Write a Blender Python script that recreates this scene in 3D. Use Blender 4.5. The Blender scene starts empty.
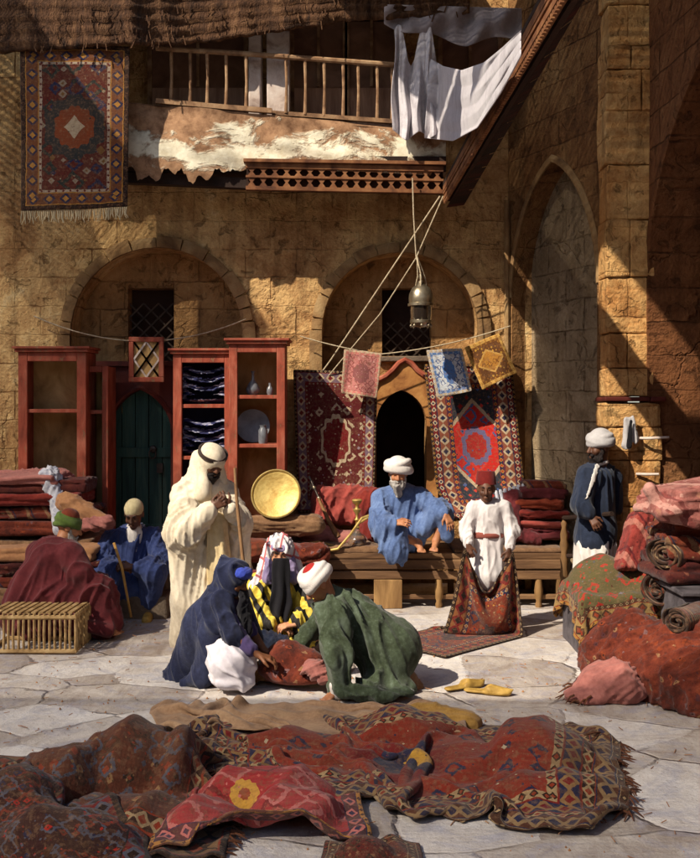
import bpy, bmesh, math, random
import numpy as np
from mathutils import Vector, Matrix
from mathutils.geometry import tessellate_polygon

random.seed(7)
RNG = np.random.RandomState(11)
SC = bpy.context.scene
COL = SC.collection
# ---------------------------------------------------------------- picture <-> place (camera 1.95 m up, looking along +Y)
F, CX, HY, H = 1000.0, 350.0, 400.0, 1.95
def P(px, py, d): return np.array(((px-CX)*d/F, d, H+(HY-py)*d/F))
def G(px, py, z=0.0):
    d = F*(H-z)/(py-HY)
    return np.array(((px-CX)*d/F, d, z))
def V(*a): return np.array(a, float)
def unit(v):
    v = np.asarray(v, float); return v/max(np.linalg.norm(v), 1e-9)

# ---------------------------------------------------------------- objects
ROOT = {}
def thing(name, label, cat, loc=(0, 0, 0), group=None):
    o = bpy.data.objects.new(name, None); COL.objects.link(o)
    o.location = tuple(loc); o.empty_display_size = .1
    o['label'] = label; o['category'] = cat
    if group: o['group'] = group
    ROOT[o.name] = np.array(loc, float)
    return o
def origin_of(o):
    while o.parent: o = o.parent
    return ROOT[o.name]
def tag(o, label, cat, group=None):
    o['label'] = label; o['category'] = cat
    if group: o['group'] = group
    return o
def link_mesh(name, verts, faces, mat, parent=None, uv=None, smooth=True, angle=None, label=None, kind=None, origin=None):
    verts = np.asarray(verts, float).reshape(-1, 3)
    if parent is not None: org = origin_of(parent)
    elif origin is not None: org = np.array(origin, float)
    else: org = np.array(((verts[:, 0].min()+verts[:, 0].max())/2, (verts[:, 1].min()+verts[:, 1].max())/2, verts[:, 2].min()))
    me = bpy.data.meshes.new(name)
    me.from_pydata((verts-org).tolist(), [], [list(map(int, f)) for f in faces])
    if uv is not None:
        l = me.uv_layers.new(name='UVMap')
        vi = np.zeros(len(me.loops), int); me.loops.foreach_get('vertex_index', vi)
        l.data.foreach_set('uv', np.asarray(uv, float)[vi].ravel())
    me.polygons.foreach_set('use_smooth', [bool(smooth)]*len(me.polygons))
    if smooth and angle: me.set_sharp_from_angle(angle=math.radians(angle))
    me.materials.append(mat); me.update()
    o = bpy.data.objects.new(name, me); COL.objects.link(o)
    if parent is not None: o.parent = parent
    else: o.location = tuple(org); ROOT[o.name] = org
    if label: o['label'] = label
    if kind: o['kind'] = kind
    return o
def bevel(o, w=.006, seg=2):
    m = o.modifiers.new('bevel', 'BEVEL'); m.width = w; m.segments = seg; m.limit_method = 'ANGLE'; m.angle_limit = math.radians(40)
    return o
def solid(o, t=.01, off=0.0):
    m = o.modifiers.new('solid', 'SOLIDIFY'); m.thickness = t; m.offset = off; return o
def subsurf(o, n=1):
    m = o.modifiers.new('sub', 'SUBSURF'); m.levels = n; m.render_levels = n; return o

class MB:
    def __init__(s): s.v = []; s.f = []
    def add(s, v, f):
        b = len(s.v); s.v += [tuple(map(float, p)) for p in v]; s.f += [tuple(b+i for i in q) for q in f]; return s
    def box(s, lo, hi, jit=0.0):
        (x0, y0, z0), (x1, y1, z1) = lo, hi
        v = [(x0,y0,z0),(x1,y0,z0),(x1,y1,z0),(x0,y1,z0),(x0,y0,z1),(x1,y0,z1),(x1,y1,z1),(x0,y1,z1)]
        if jit: v = [tuple(c+random.uniform(-jit, jit) for c in p) for p in v]
        return s.add(v, [(0,3,2,1),(4,5,6,7),(0,1,5,4),(1,2,6,5),(2,3,7,6),(3,0,4,7)])
    def bar(s, a, b, w, h=None, up=(0, 0, 1)):
        a, b = np.asarray(a, float), np.asarray(b, float); h = h or w
        d = unit(b-a); up = np.asarray(up, float)
        if abs(d@up) > .95: up = V(0, 1, 0)
        r = unit(np.cross(d, up)); u = np.cross(r, d)
        q = [r*x*w/2+u*y*h/2 for x, y in ((-1,-1),(1,-1),(1,1),(-1,1))]
        return s.add([a+k for k in q]+[b+k for k in q], [(0,1,2,3),(7,6,5,4),(0,4,5,1),(1,5,6,2),(2,6,7,3),(3,7,4,0)])
    def tube(s, pts, rad, n=8, cap=True):
        pts = [np.asarray(p, float) for p in pts]; m = len(pts)
        rad = [rad]*m if np.isscalar(rad) else rad
        ref = V(.13, .21, .97); v = []
        for i, p in enumerate(pts):
            d = unit(pts[min(i+1, m-1)]-pts[max(i-1, 0)])
            r = ref-d*(ref@d)
            if np.linalg.norm(r) < .05: r = V(1, 0, 0)-d*d[0]
            r = unit(r); ref = r; u = np.cross(d, r)
            for k in range(n):
                t = 2*math.pi*k/n; v.append(p+rad[i]*(r*math.cos(t)+u*math.sin(t)))
        f = [(i*n+k, i*n+(k+1) % n, (i+1)*n+(k+1) % n, (i+1)*n+k) for i in range(m-1) for k in range(n)]
        if cap: f += [tuple(range(n))[::-1], tuple((m-1)*n+k for k in range(n))]
        return s.add(v, f)
    def lathe(s, prof, c, n=24, ax=None):
        c = np.asarray(c, float)
        u = V(0, 0, 1) if ax is None else unit(ax)
        r = unit(np.cross(u, V(.3, 1, .1))); w = np.cross(u, r)
        v = []; m = len(prof)
        for q, z in prof:
            for k in range(n):
                t = 2*math.pi*k/n; v.append(c+u*z+q*(r*math.cos(t)+w*math.sin(t)))
        f = [(i*n+k, i*n+(k+1) % n, (i+1)*n+(k+1) % n, (i+1)*n+k) for i in range(m-1) for k in range(n)]
        return s.add(v, f)
    def grid(s, A, uv=None):
        ny, nx = A.shape[:2]
        return s.add(A.reshape(-1, 3), [(j*nx+i, j*nx+i+1, (j+1)*nx+i+1, (j+1)*nx+i) for j in range(ny-1) for i in range(nx-1)])
    def obj(s, name, mat, parent=None, smooth=True, angle=35, bev=0, **k):
        o = link_mesh(name, s.v, s.f, mat, parent, smooth=smooth, angle=angle, **k)
        if bev: bevel(o, bev)
        return o

# ---------------------------------------------------------------- signed-distance modelling (bodies, robes, bundles)
def frame(fwd, up=(0, 0, 1)):
    f = unit(fwd); r = unit(np.cross(f, up)); u = np.cross(r, f)
    return np.stack((r, f, u), 1)                   # columns: right, forward, up
class SDF:
    def __init__(s, res=.012): s.p = []; s.res = res
    def _a(s, fn, lo, hi, k, op): s.p.append((fn, np.asarray(lo, float), np.asarray(hi, float), k, op)); return s
    def cone(s, a, b, ra, rb=None, k=.03, op='u', flat=None):
        a, b = np.asarray(a, float), np.asarray(b, float); rb = ra if rb is None else rb
        fl = None if flat is None else (unit(flat[0]), flat[1])
        def fn(p):
            q = p-a; ba = b-a
            if fl is not None:
                e = q@fl[0]; q = q+np.multiply.outer(e*(1/fl[1]-1), fl[0]); ba = ba+fl[0]*(ba@fl[0])*(1/fl[1]-1)
            t = np.clip((q@ba)/max(ba@ba, 1e-9), 0, 1)
            w = q-t[..., None]*ba
            return np.sqrt((w*w).sum(-1))-(ra+(rb-ra)*t)
        R = max(ra, rb)
        return s._a(fn, np.minimum(a, b)-R, np.maximum(a, b)+R, k, op)
    def ell(s, c, r, rot=None, k=.03, op='u'):
        c = np.asarray(c, float); r = np.asarray(r if not np.isscalar(r) else (r, r, r), float)
        def fn(p):
            q = p-c
            if rot is not None: q = q@rot
            k0 = np.sqrt(((q/r)**2).sum(-1)); k1 = np.sqrt(((q/(r*r))**2).sum(-1))
            return k0*(k0-1)/np.maximum(k1, 1e-6)
        R = r.max() if rot is not None else r
        return s._a(fn, c-R, c+R, k, op)
    def box(s, c, h, rot=None, rd=.01, k=.01, op='u'):
        c = np.asarray(c, float); h = np.asarray(h, float)-rd
        def fn(p):
            q = p-c
            if rot is not None: q = q@rot
            q = np.abs(q)-h
            return np.sqrt((np.maximum(q, 0)**2).sum(-1))+np.minimum(q.max(-1), 0)-rd
        R = np.linalg.norm(h)+rd if rot is not None else h+rd
        return s._a(fn, c-R, c+R, k, op)
    def torus(s, c, ax, R, r, k=.01, sq=1.0, side=None):
        c = np.asarray(c, float); ax = unit(ax)
        def fn(p):
            q = p-c; z = q@ax; w = q-z[..., None]*ax
            if side is not None: w = w+np.multiply.outer((w@side)*(1/sq-1), side)
            return np.sqrt((np.sqrt((w*w).sum(-1))-R)**2+z*z)-r
        return s._a(fn, c-(R+r)*1.3, c+(R+r)*1.3, k, 'u')
    def mesh(s, smooth=1):
        h = s.res; un = [q for q in s.p if q[4] == 'u']
        lo = np.min([q[1] for q in un], 0)-4*h; hi = np.max([q[2] for q in un], 0)+4*h
        n = np.ceil((hi-lo)/h).astype(int)+1
        f = np.full(n, .5, np.float32)
        ax = [lo[i]+h*np.arange(n[i]) for i in range(3)]
        for fn, a, b, k, op in s.p:
            m = k+3*h
            i0 = np.maximum(((a-m-lo)/h).astype(int), 0); i1 = np.minimum(((b+m-lo)/h).astype(int)+2, n)
            if (i1 <= i0).any(): continue
            sl = tuple(slice(i0[i], i1[i]) for i in range(3))
            p = np.stack(np.meshgrid(*[ax[i][sl[i]] for i in range(3)], indexing='ij'), -1)
            d = fn(p).astype(np.float32); c = f[sl]
            if op == 'u':
                e = np.maximum(k-np.abs(d-c), 0)/max(k, 1e-6); f[sl] = np.minimum(d, c)-e*e*k*.25
            else:
                d = -d; e = np.maximum(k-np.abs(d-c), 0)/max(k, 1e-6); f[sl] = np.maximum(d, c)+e*e*k*.25
        sg = f < 0
        cs = np.zeros(n-1, np.int8)
        for i in (0, 1):
            for j in (0, 1):
                for l in (0, 1): cs += sg[i:n[0]-1+i, j:n[1]-1+j, l:n[2]-1+l]
        act = (cs > 0) & (cs < 8); ids = np.argwhere(act)
        idx = np.full(act.shape, -1, int); idx[act] = np.arange(len(ids))
        acc = np.zeros((len(ids), 3)); cnt = np.zeros(len(ids))
        cor = [np.array(((i >> 2) & 1, (i >> 1) & 1, i & 1)) for i in range(8)]
        for a in range(8):
            for b in range(a+1, 8):
                if np.abs(cor[a]-cor[b]).sum() != 1: continue
                A, B = ids+cor[a], ids+cor[b]
                fa, fb = f[tuple(A.T)], f[tuple(B.T)]
                m = (fa < 0) != (fb < 0)
                t = fa[m]/(fa[m]-fb[m]); acc[m] += cor[a]+t[:, None]*(cor[b]-cor[a]); cnt[m] += 1
        v = lo+h*(ids+acc/cnt[:, None])
        faces = []
        for d in range(3):
            e1, e2 = [(1, 2), (2, 0), (0, 1)][d]
            s0 = [slice(1, n[i]-1) for i in range(3)]; s0[d] = slice(0, n[d]-1)
            s1 = list(s0); s1[d] = slice(1, n[d])
            A, B = sg[tuple(s0)], sg[tuple(s1)]
            off = np.array([q.start for q in s0])
            for flip, m in ((0, A & ~B), (1, ~A & B)):
                g = np.argwhere(m)+off
                if not len(g): continue
                u1 = np.zeros(3, int); u1[e1] = 1; u2 = np.zeros(3, int); u2[e2] = 1
                q = np.stack([idx[tuple((g-w).T)] for w in (u1+u2, u2, 0*u1, u1)], 1)
                faces.append(q[:, ::-1] if flip else q)
        q = np.concatenate(faces)
        for _ in range(smooth):
            sm = np.zeros_like(v); c2 = np.zeros(len(v))
            for a, b in ((0, 1), (1, 2), (2, 3), (3, 0)):
                np.add.at(sm, q[:, a], v[q[:, b]]); np.add.at(c2, q[:, a], 1)
                np.add.at(sm, q[:, b], v[q[:, a]]); np.add.at(c2, q[:, b], 1)
            v = v*.5+.5*sm/np.maximum(c2, 1)[:, None]
        return v, q
def normals(v, q):
    n = np.cross(v[q[:, 2]]-v[q[:, 0]], v[q[:, 3]]-v[q[:, 1]])
    N = np.zeros_like(v)
    for i in range(4): np.add.at(N, q[:, i], n)
    return N/np.maximum(np.linalg.norm(N, axis=1), 1e-9)[:, None]
def wav(p, f, seed, n=5):
    r = np.random.RandomState(seed); o = np.zeros(len(p))
    for i in range(n):
        k = r.normal(size=3); k = k/np.linalg.norm(k)*f*r.uniform(.6, 1.5)
        o += np.sin(p@k+r.uniform(0, 6.28))
    return o/n**.5
def folds(v, q, dirv, freq, amp, seed=1, along=.14, bias=.3, oct=2):
    """push the surface out along its normal into cloth folds that run along dirv"""
    N = normals(v, q); d = unit(dirv); o = 0
    warp = np.stack([wav(v, 7, seed+k) for k in range(3)], 1)
    big = .45+.55*np.tanh(1.5*wav(v, 6, seed+20))
    for k in range(oct):
        f = freq*2.6*(2.2**k)
        p = v-np.multiply.outer(v@d, d)*(1-along)
        p = p+.02*warp
        w = wav(p, f, seed+9+5*k, 3)
        r = (1-np.minimum(np.abs(w), 1))**(1.5+.5*k)
        o = o+(r-bias)*(.46**k)
    return v+N*(amp*o*(.3+.9*big))[:, None]
def sdf_obj(S, name, mat, parent=None, fold=(), label=None, smooth=1, **k):
    v, q = S.mesh(smooth)
    for i, fd in enumerate(fold): v = folds(v, q, *fd[:3], seed=31*i+7+len(v) % 97, **(fd[3] if len(fd) > 3 else {}))
    if 'zmin' in k: v[:, 2] = np.maximum(v[:, 2], k.pop('zmin'))
    return link_mesh(name, v, q, mat, parent, label=label, **k)

# ---------------------------------------------------------------- cloth that settles by itself (position based)
def settle(X, W, L, collide, pin=None, steps=90, it=10, g=9.8, bend=.25, damp=.97, fric=.6):
    X = X.copy(); Vv = np.zeros_like(X); ny, nx = X.shape[:2]; dt = 1/50
    hx, hy = W/(nx-1), L/(ny-1); dg = math.hypot(hx, hy)
    w = np.ones((ny, nx)); P0 = X.copy()
    if pin is not None: w[pin] = 0
    cons = []
    def pairs(sa, sb, l, st):
        cons.append((sa, sb, l, st))
    S = np.s_
    for o in (0, 1):
        e = nx-1-((nx-1-o) % 2); pairs(S[:, o:e:2], S[:, o+1:e+1:2], hx, 1)
        e = ny-1-((ny-1-o) % 2); pairs(S[o:e:2, :], S[o+1:e+1:2, :], hy, 1)
        e = ny-1-((ny-1-o) % 2)
        pairs(S[o:e:2, :-1], S[o+1:e+1:2, 1:], dg, .6); pairs(S[o:e:2, 1:], S[o+1:e+1:2, :-1], dg, .6)
    for o in range(4):
        if nx > o+2: pairs(S[:, o:nx-2:4], S[:, o+2:nx:4], 2*hx, bend)
        if ny > o+2: pairs(S[o:ny-2:4, :], S[o+2:ny:4, :], 2*hy, bend)
    for t in range(steps):
        Vv[..., 2] -= g*dt; Q = X+Vv*dt*(w[..., None] > 0)
        for _ in range(it):
            for sa, sb, l, st in cons:
                a, b = Q[sa], Q[sb]; wa, wb = w[sa], w[sb]
                d = b-a; ln = np.sqrt((d*d).sum(-1))+1e-9; ws = wa+wb+1e-9
                c = (st*(ln-l)/ln/ws)[..., None]*d
                a += c*wa[..., None]; b -= c*wb[..., None]
            R = collide(Q.reshape(-1, 3)).reshape(Q.shape)
            hit = np.abs(R-Q).sum(-1) > 1e-7
            if hit.any():                                # contact friction
                tg = (R-X)*V(1, 1, 0); R[hit] -= tg[hit]*fric*.3
            Q = np.where(w[..., None] > 0, R, Q)
        Vn = (Q-X)/dt*damp
        Vn[hit] *= (1-fric)
        Vv = Vn; X = Q
    return X
def floor_col(extra=(), z0=.012):
    def c(p):
        p = p.copy()
        for cc, r in extra:                          # ellipsoids / boxes below the cloth
            if len(r) == 3:
                q = (p-cc)/r; n = np.sqrt((q*q).sum(-1)); m = n < 1
                p[m] = cc+(q[m]/np.maximum(n[m], 1e-4)[:, None])*r
            else:
                h = np.array(r[:3]); q = p-cc; a = h-np.abs(q); m = (a > 0).all(-1)
                if m.any():
                    k = np.argmin(a[m]+np.array((0, 0, -.02)), 1); qq = q[m]; i = np.arange(len(k))
                    qq[i, k] = np.where(qq[i, k] < 0, -1, 1)*h[k]; p[m] = cc+qq
        p[:, 2] = np.maximum(p[:, 2], z0); return p
    return c
def bil(c00, c10, c01, c11, nx, ny):
    u = np.linspace(0, 1, nx)[None, :, None]; v = np.linspace(0, 1, ny)[:, None, None]
    return (1-v)*((1-u)*c00+u*c10)+v*((1-u)*c01+u*c11)
def grid_uv(nx, ny):
    u, v = np.meshgrid(np.linspace(0, 1, nx), np.linspace(0, 1, ny)); return np.stack((u.ravel(), v.ravel()), 1)
def grid_obj(name, A, mat, parent=None, th=.012, sub=1, off=0.0, uv=None, **k):
    ny, nx = A.shape[:2]
    f = [(j*nx+i, j*nx+i+1, (j+1)*nx+i+1, (j+1)*nx+i) for j in range(ny-1) for i in range(nx-1)]
    o = link_mesh(name, A.reshape(-1, 3), f, mat, parent, uv=grid_uv(nx, ny) if uv is None else uv, **k)
    if th: solid(o, th, off)
    if sub: subsurf(o, sub)
    return o

# ---------------------------------------------------------------- node materials
NT = None
class N:
    def __init__(s, o): s.o = o
    def __add__(a, b): return mth('ADD', a, b)
    def __radd__(a, b): return mth('ADD', b, a)
    def __sub__(a, b): return mth('SUBTRACT', a, b)
    def __rsub__(a, b): return mth('SUBTRACT', b, a)
    def __mul__(a, b): return mth('MULTIPLY', a, b)
    def __rmul__(a, b): return mth('MULTIPLY', b, a)
    def __truediv__(a, b): return mth('DIVIDE', a, b)
    def __lt__(a, b): return mth('LESS_THAN', a, b)
    def __gt__(a, b): return mth('GREATER_THAN', a, b)
def put(sock, v):
    if isinstance(v, N): NT.links.new(v.o, sock)
    elif hasattr(v, '__len__'): sock.default_value = tuple(v) if len(v) == len(sock.default_value) else tuple(v)+(1,)
    else: sock.default_value = v
def mth(op, *a):
    n = NT.nodes.new('ShaderNodeMath'); n.operation = op
    for i, x in enumerate(a): put(n.inputs[i], x)
    return N(n.outputs[0])
def absn(a): return mth('ABSOLUTE', a)
def frac(a): return mth('FRACT', a)
def minn(a, b): return mth('MINIMUM', a, b)
def maxn(a, b): return mth('MAXIMUM', a, b)
def sinn(a): return mth('SINE', a)
def mixc(f, a, b, mode='MIX'):
    n = NT.nodes.new('ShaderNodeMix'); n.data_type = 'RGBA'; n.blend_type = mode
    put(n.inputs[0], f); put(n.inputs[6], a); put(n.inputs[7], b); return N(n.outputs[2])
def coord(kind='Object'):
    return N(NT.nodes.new('ShaderNodeTexCoord').outputs[kind])
def sep(v):
    n = NT.nodes.new('ShaderNodeSeparateXYZ'); put(n.inputs[0], v); return [N(o) for o in n.outputs]
def comb(x, y, z):
    n = NT.nodes.new('ShaderNodeCombineXYZ')
    for i, a in enumerate((x, y, z)): put(n.inputs[i], a)
    return N(n.outputs[0])
def mapv(v, scale=(1, 1, 1), loc=(0, 0, 0), rot=(0, 0, 0)):
    n = NT.nodes.new('ShaderNodeMapping'); put(n.inputs[0], v); put(n.inputs[1], loc); put(n.inputs[2], rot); put(n.inputs[3], scale); return N(n.outputs[0])
def noise(v, scale, detail=4, rough=.55, dist=0.0, col=False):
    n = NT.nodes.new('ShaderNodeTexNoise'); put(n.inputs['Vector'], v); put(n.inputs['Scale'], scale); put(n.inputs['Detail'], detail)
    put(n.inputs['Roughness'], rough); put(n.inputs['Distortion'], dist); return N(n.outputs['Color' if col else 'Fac'])
def voro(v, scale, feat='F1', out='Distance', rnd=1.0, met='EUCLIDEAN'):
    n = NT.nodes.new('ShaderNodeTexVoronoi'); n.feature = feat; n.distance = met; put(n.inputs['Vector'], v); put(n.inputs['Scale'], scale); put(n.inputs['Randomness'], rnd)
    return N(n.outputs[out])
def ramp(f, stops, const=False):
    n = NT.nodes.new('ShaderNodeValToRGB'); put(n.inputs[0], f); e = n.color_ramp.elements
    if const: n.color_ramp.interpolation = 'CONSTANT'
    while len(e) < len(stops): e.new(.5)
    for i, (p, c) in enumerate(stops): e[i].position = p; e[i].color = tuple(c)+(1,) if len(c) == 3 else c
    return N(n.outputs[0])
def lin(r, g, b):
    return tuple(((c/255)/12.92 if c/255 <= .04045 else ((c/255+.055)/1.055)**2.4) for c in (r, g, b))
def addv(a, b, s):
    n = NT.nodes.new('ShaderNodeVectorMath'); n.operation = 'MULTIPLY_ADD'; put(n.inputs[0], b); put(n.inputs[1], (s, s, s)); put(n.inputs[2], a); return N(n.outputs[0])
MATS = {}
def new_mat(name):
    global NT
    m = bpy.data.materials.new(name); m.use_nodes = True; NT = m.node_tree; return m
def finish(m, col, rough=.8, bump=None, bs=.3, bd=.01, metal=0.0, spec=.3, sheen=0.0, trans=0.0, alpha=None):
    b = NT.nodes['Principled BSDF']
    put(b.inputs['Base Color'], col); put(b.inputs['Roughness'], rough); put(b.inputs['Metallic'], metal)
    put(b.inputs['Specular IOR Level'], spec); put(b.inputs['Sheen Weight'], sheen); put(b.inputs['Transmission Weight'], trans)
    if bump is not None:
        n = NT.nodes.new('ShaderNodeBump'); put(n.inputs['Strength'], bs); put(n.inputs['Distance'], bd); put(n.inputs['Height'], bump)
        NT.links.new(n.outputs[0], b.inputs['Normal'])
    return m
def basic(name, cols, scale=4, rough=.8, bs=.3, bscale=30, bd=.01, stretch=(1, 1, 1), metal=0.0, spec=.3, dist=.6, sheen=0.0, detail=6):
    m = new_mat(name); c = mapv(coord(), stretch)
    f = noise(c, scale, detail, .6, dist)
    k = len(cols); st = [(.3+.4*i/(k-1) if k > 1 else .5, x) for i, x in enumerate(cols)]
    b = noise(c, bscale, 4, .6)
    return finish(m, ramp(f, st), rough, b, bs, bd, metal, spec, sheen)
def fabric(name, cols, scale=4, bs=.28, spec=.15, sheen=.15, weave=420, rough=.9):
    m = new_mat(name); c = coord()
    f = noise(c, scale, 6, .6, .8); g = noise(c, scale*9, 3, .6)
    k = len(cols); st = [(.28+.44*i/(k-1) if k > 1 else .5, x) for i, x in enumerate(cols)]
    x, y, z = sep(c)
    w = sinn((x+y)*weave)*sinn(z*weave)
    h = noise(mapv(c, (1, 1, .3)), 34, 4, .6)*1.0+w*.10
    col = mixc(.35, ramp(f, st), ramp(g, st))
    return finish(m, col, rough, h, bs, .012, 0, spec, sheen)
# ---------------------------------------------------------------- rugs: the whole pattern is computed from u, v
def rug(name, W, L, field, pal, bands, med=None, spand=None, motif=7.0, wear=.35, dens=.45, seed=0.0, fade=(90, 70, 55)):
    m = new_mat(name); u, v, _ = sep(coord('UV'))
    base = comb((u-.5)*W, (v-.5)*L, seed)
    nz = noise(base, 11, 5, .7, 0, True)
    wob = addv(base, nz, .030)                       # hand-knotted, never quite straight
    x, y, _z = sep(wob); x = x-.015; y = y-.015
    ex = W/2-absn(x); ey = L/2-absn(y); e = minn(ex, ey)
    side = ex < ey
    t = y*side+x*(1-side)                             # runs along whichever edge is near
    motif = motif*1.7; MH = 'MANHATTAN'
    vd = voro(wob, motif, 'F1', 'Distance', .6, MH); vc = voro(wob, motif, 'F1', 'Color', .6, MH); va = voro(addv(wob, nz, .04), motif*.55, 'F1', 'Distance', .35, MH); vac = sep(voro(addv(wob, nz, .04), motif*.55, 'F1', 'Color', .35, MH))[0]
    r1, g1, b1 = sep(vc)
    pc = ramp(r1, [(i/len(pal), p) for i, p in enumerate(pal)], True)
    col = mixc((absn(va-.62) < .10)*(vac < .8), field, mixc(vac < .4, pal[3 % len(pal)], pal[0]))
    col = mixc((vd < dens*.8)*(g1 < .7), col, mixc(vd < dens*.36, pc, pal[2 % len(pal)]))
    vd2 = voro(wob, motif*2.3, 'F1', 'Distance', .8, MH); vc2 = voro(wob, motif*2.3, 'F1', 'Color', .8, MH)
    r2, g2, b2 = sep(vc2)
    col = mixc((vd2 < .34)*(g2 < .6), col, ramp(r2, [(i/len(pal), p) for i, p in enumerate(pal)], True))
    tot = sum(b[0] for b in bands)
    if spand:                                        # corner pieces cut the field to a long hexagon
        cx = (W/2-tot-absn(x))/(W*spand[2]); cy = (L/2-tot-absn(y))/(L*spand[3]); s = cx+cy
        col = mixc(s < 1.0, col, mixc((vd < .4), spand[0], pc)); col = mixc(absn(s-1.0) < .07, col, spand[1])
    if med:
        for (rx, ry, c, pw) in med:
            a = absn(x)/rx; b = absn(y)/ry
            s = a+b+sinn(absn(y)*38)*.06 if pw == 1 else a*a+b*b+sinn((a-b)*9)*.12
            col = mixc(s < 1.0, col, c)
        col = mixc((vd2 < .3)*(absn(x)/med[0][0]+absn(y)/med[0][1] < 1.0)*(g2 < .6), col, ramp(b2, [(i/len(pal), p) for i, p in enumerate(pal)], True))
    acc = tot
    for (w, gnd, c1, c2, per) in reversed(bands):
        acc0 = acc-w; mid = (acc0+acc)/2
        q = absn(e-mid)/(w/2); tt = absn(frac(t/per)-.5)*2
        dd = tt*per/w+q
        bc = mixc(dd < .95, gnd, c1); bc = mixc(dd < .5, bc, c2)
        bc = mixc(q > .86, bc, c2)
        col = mixc(e < acc, col, bc); acc = acc0
    col = mixc(ramp_f(noise(base, 2.6, 6, .7, 1.0), .35, .8)*wear*1.5, col, lin(*fade)); col = mixc(ramp_f(noise(base, 34, 3, .7), .5, .62)*.4, col, mixc(noise(base, 21, 2), lin(40, 26, 24), lin(170, 130, 96)))
    ab = noise(mapv(base, (1, 14, 1)), 7, 3, .6)      # bands of differently dyed wool
    col = mixc(.45, col, mixc(ab, (.25, .25, .25), (1, 1, 1)), 'MULTIPLY')
    h = noise(base, 60, 4, .7)+sinn(v*L*500)*.05+sinn(u*W*330)*.04
    return finish(m, col, .95, h, .5, .012, 0, .08, .12)

cream, ivory = lin(168, 140, 102), lin(190, 168, 138)
navy, blue = lin(32, 36, 66), lin(70, 92, 140)
rust, red, crim = lin(140, 50, 28), lin(176, 34, 28), lin(112, 22, 26)
ochre, gold = lin(176, 122, 52), lin(200, 150, 60)
dk, umber = lin(34, 20, 18), lin(74, 44, 30)
green_ = lin(80, 88, 56); pinkc = lin(196, 112, 104); greyb = lin(84, 84, 96)
PAL = [navy, ivory, ochre, rust, blue, cream]

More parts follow.
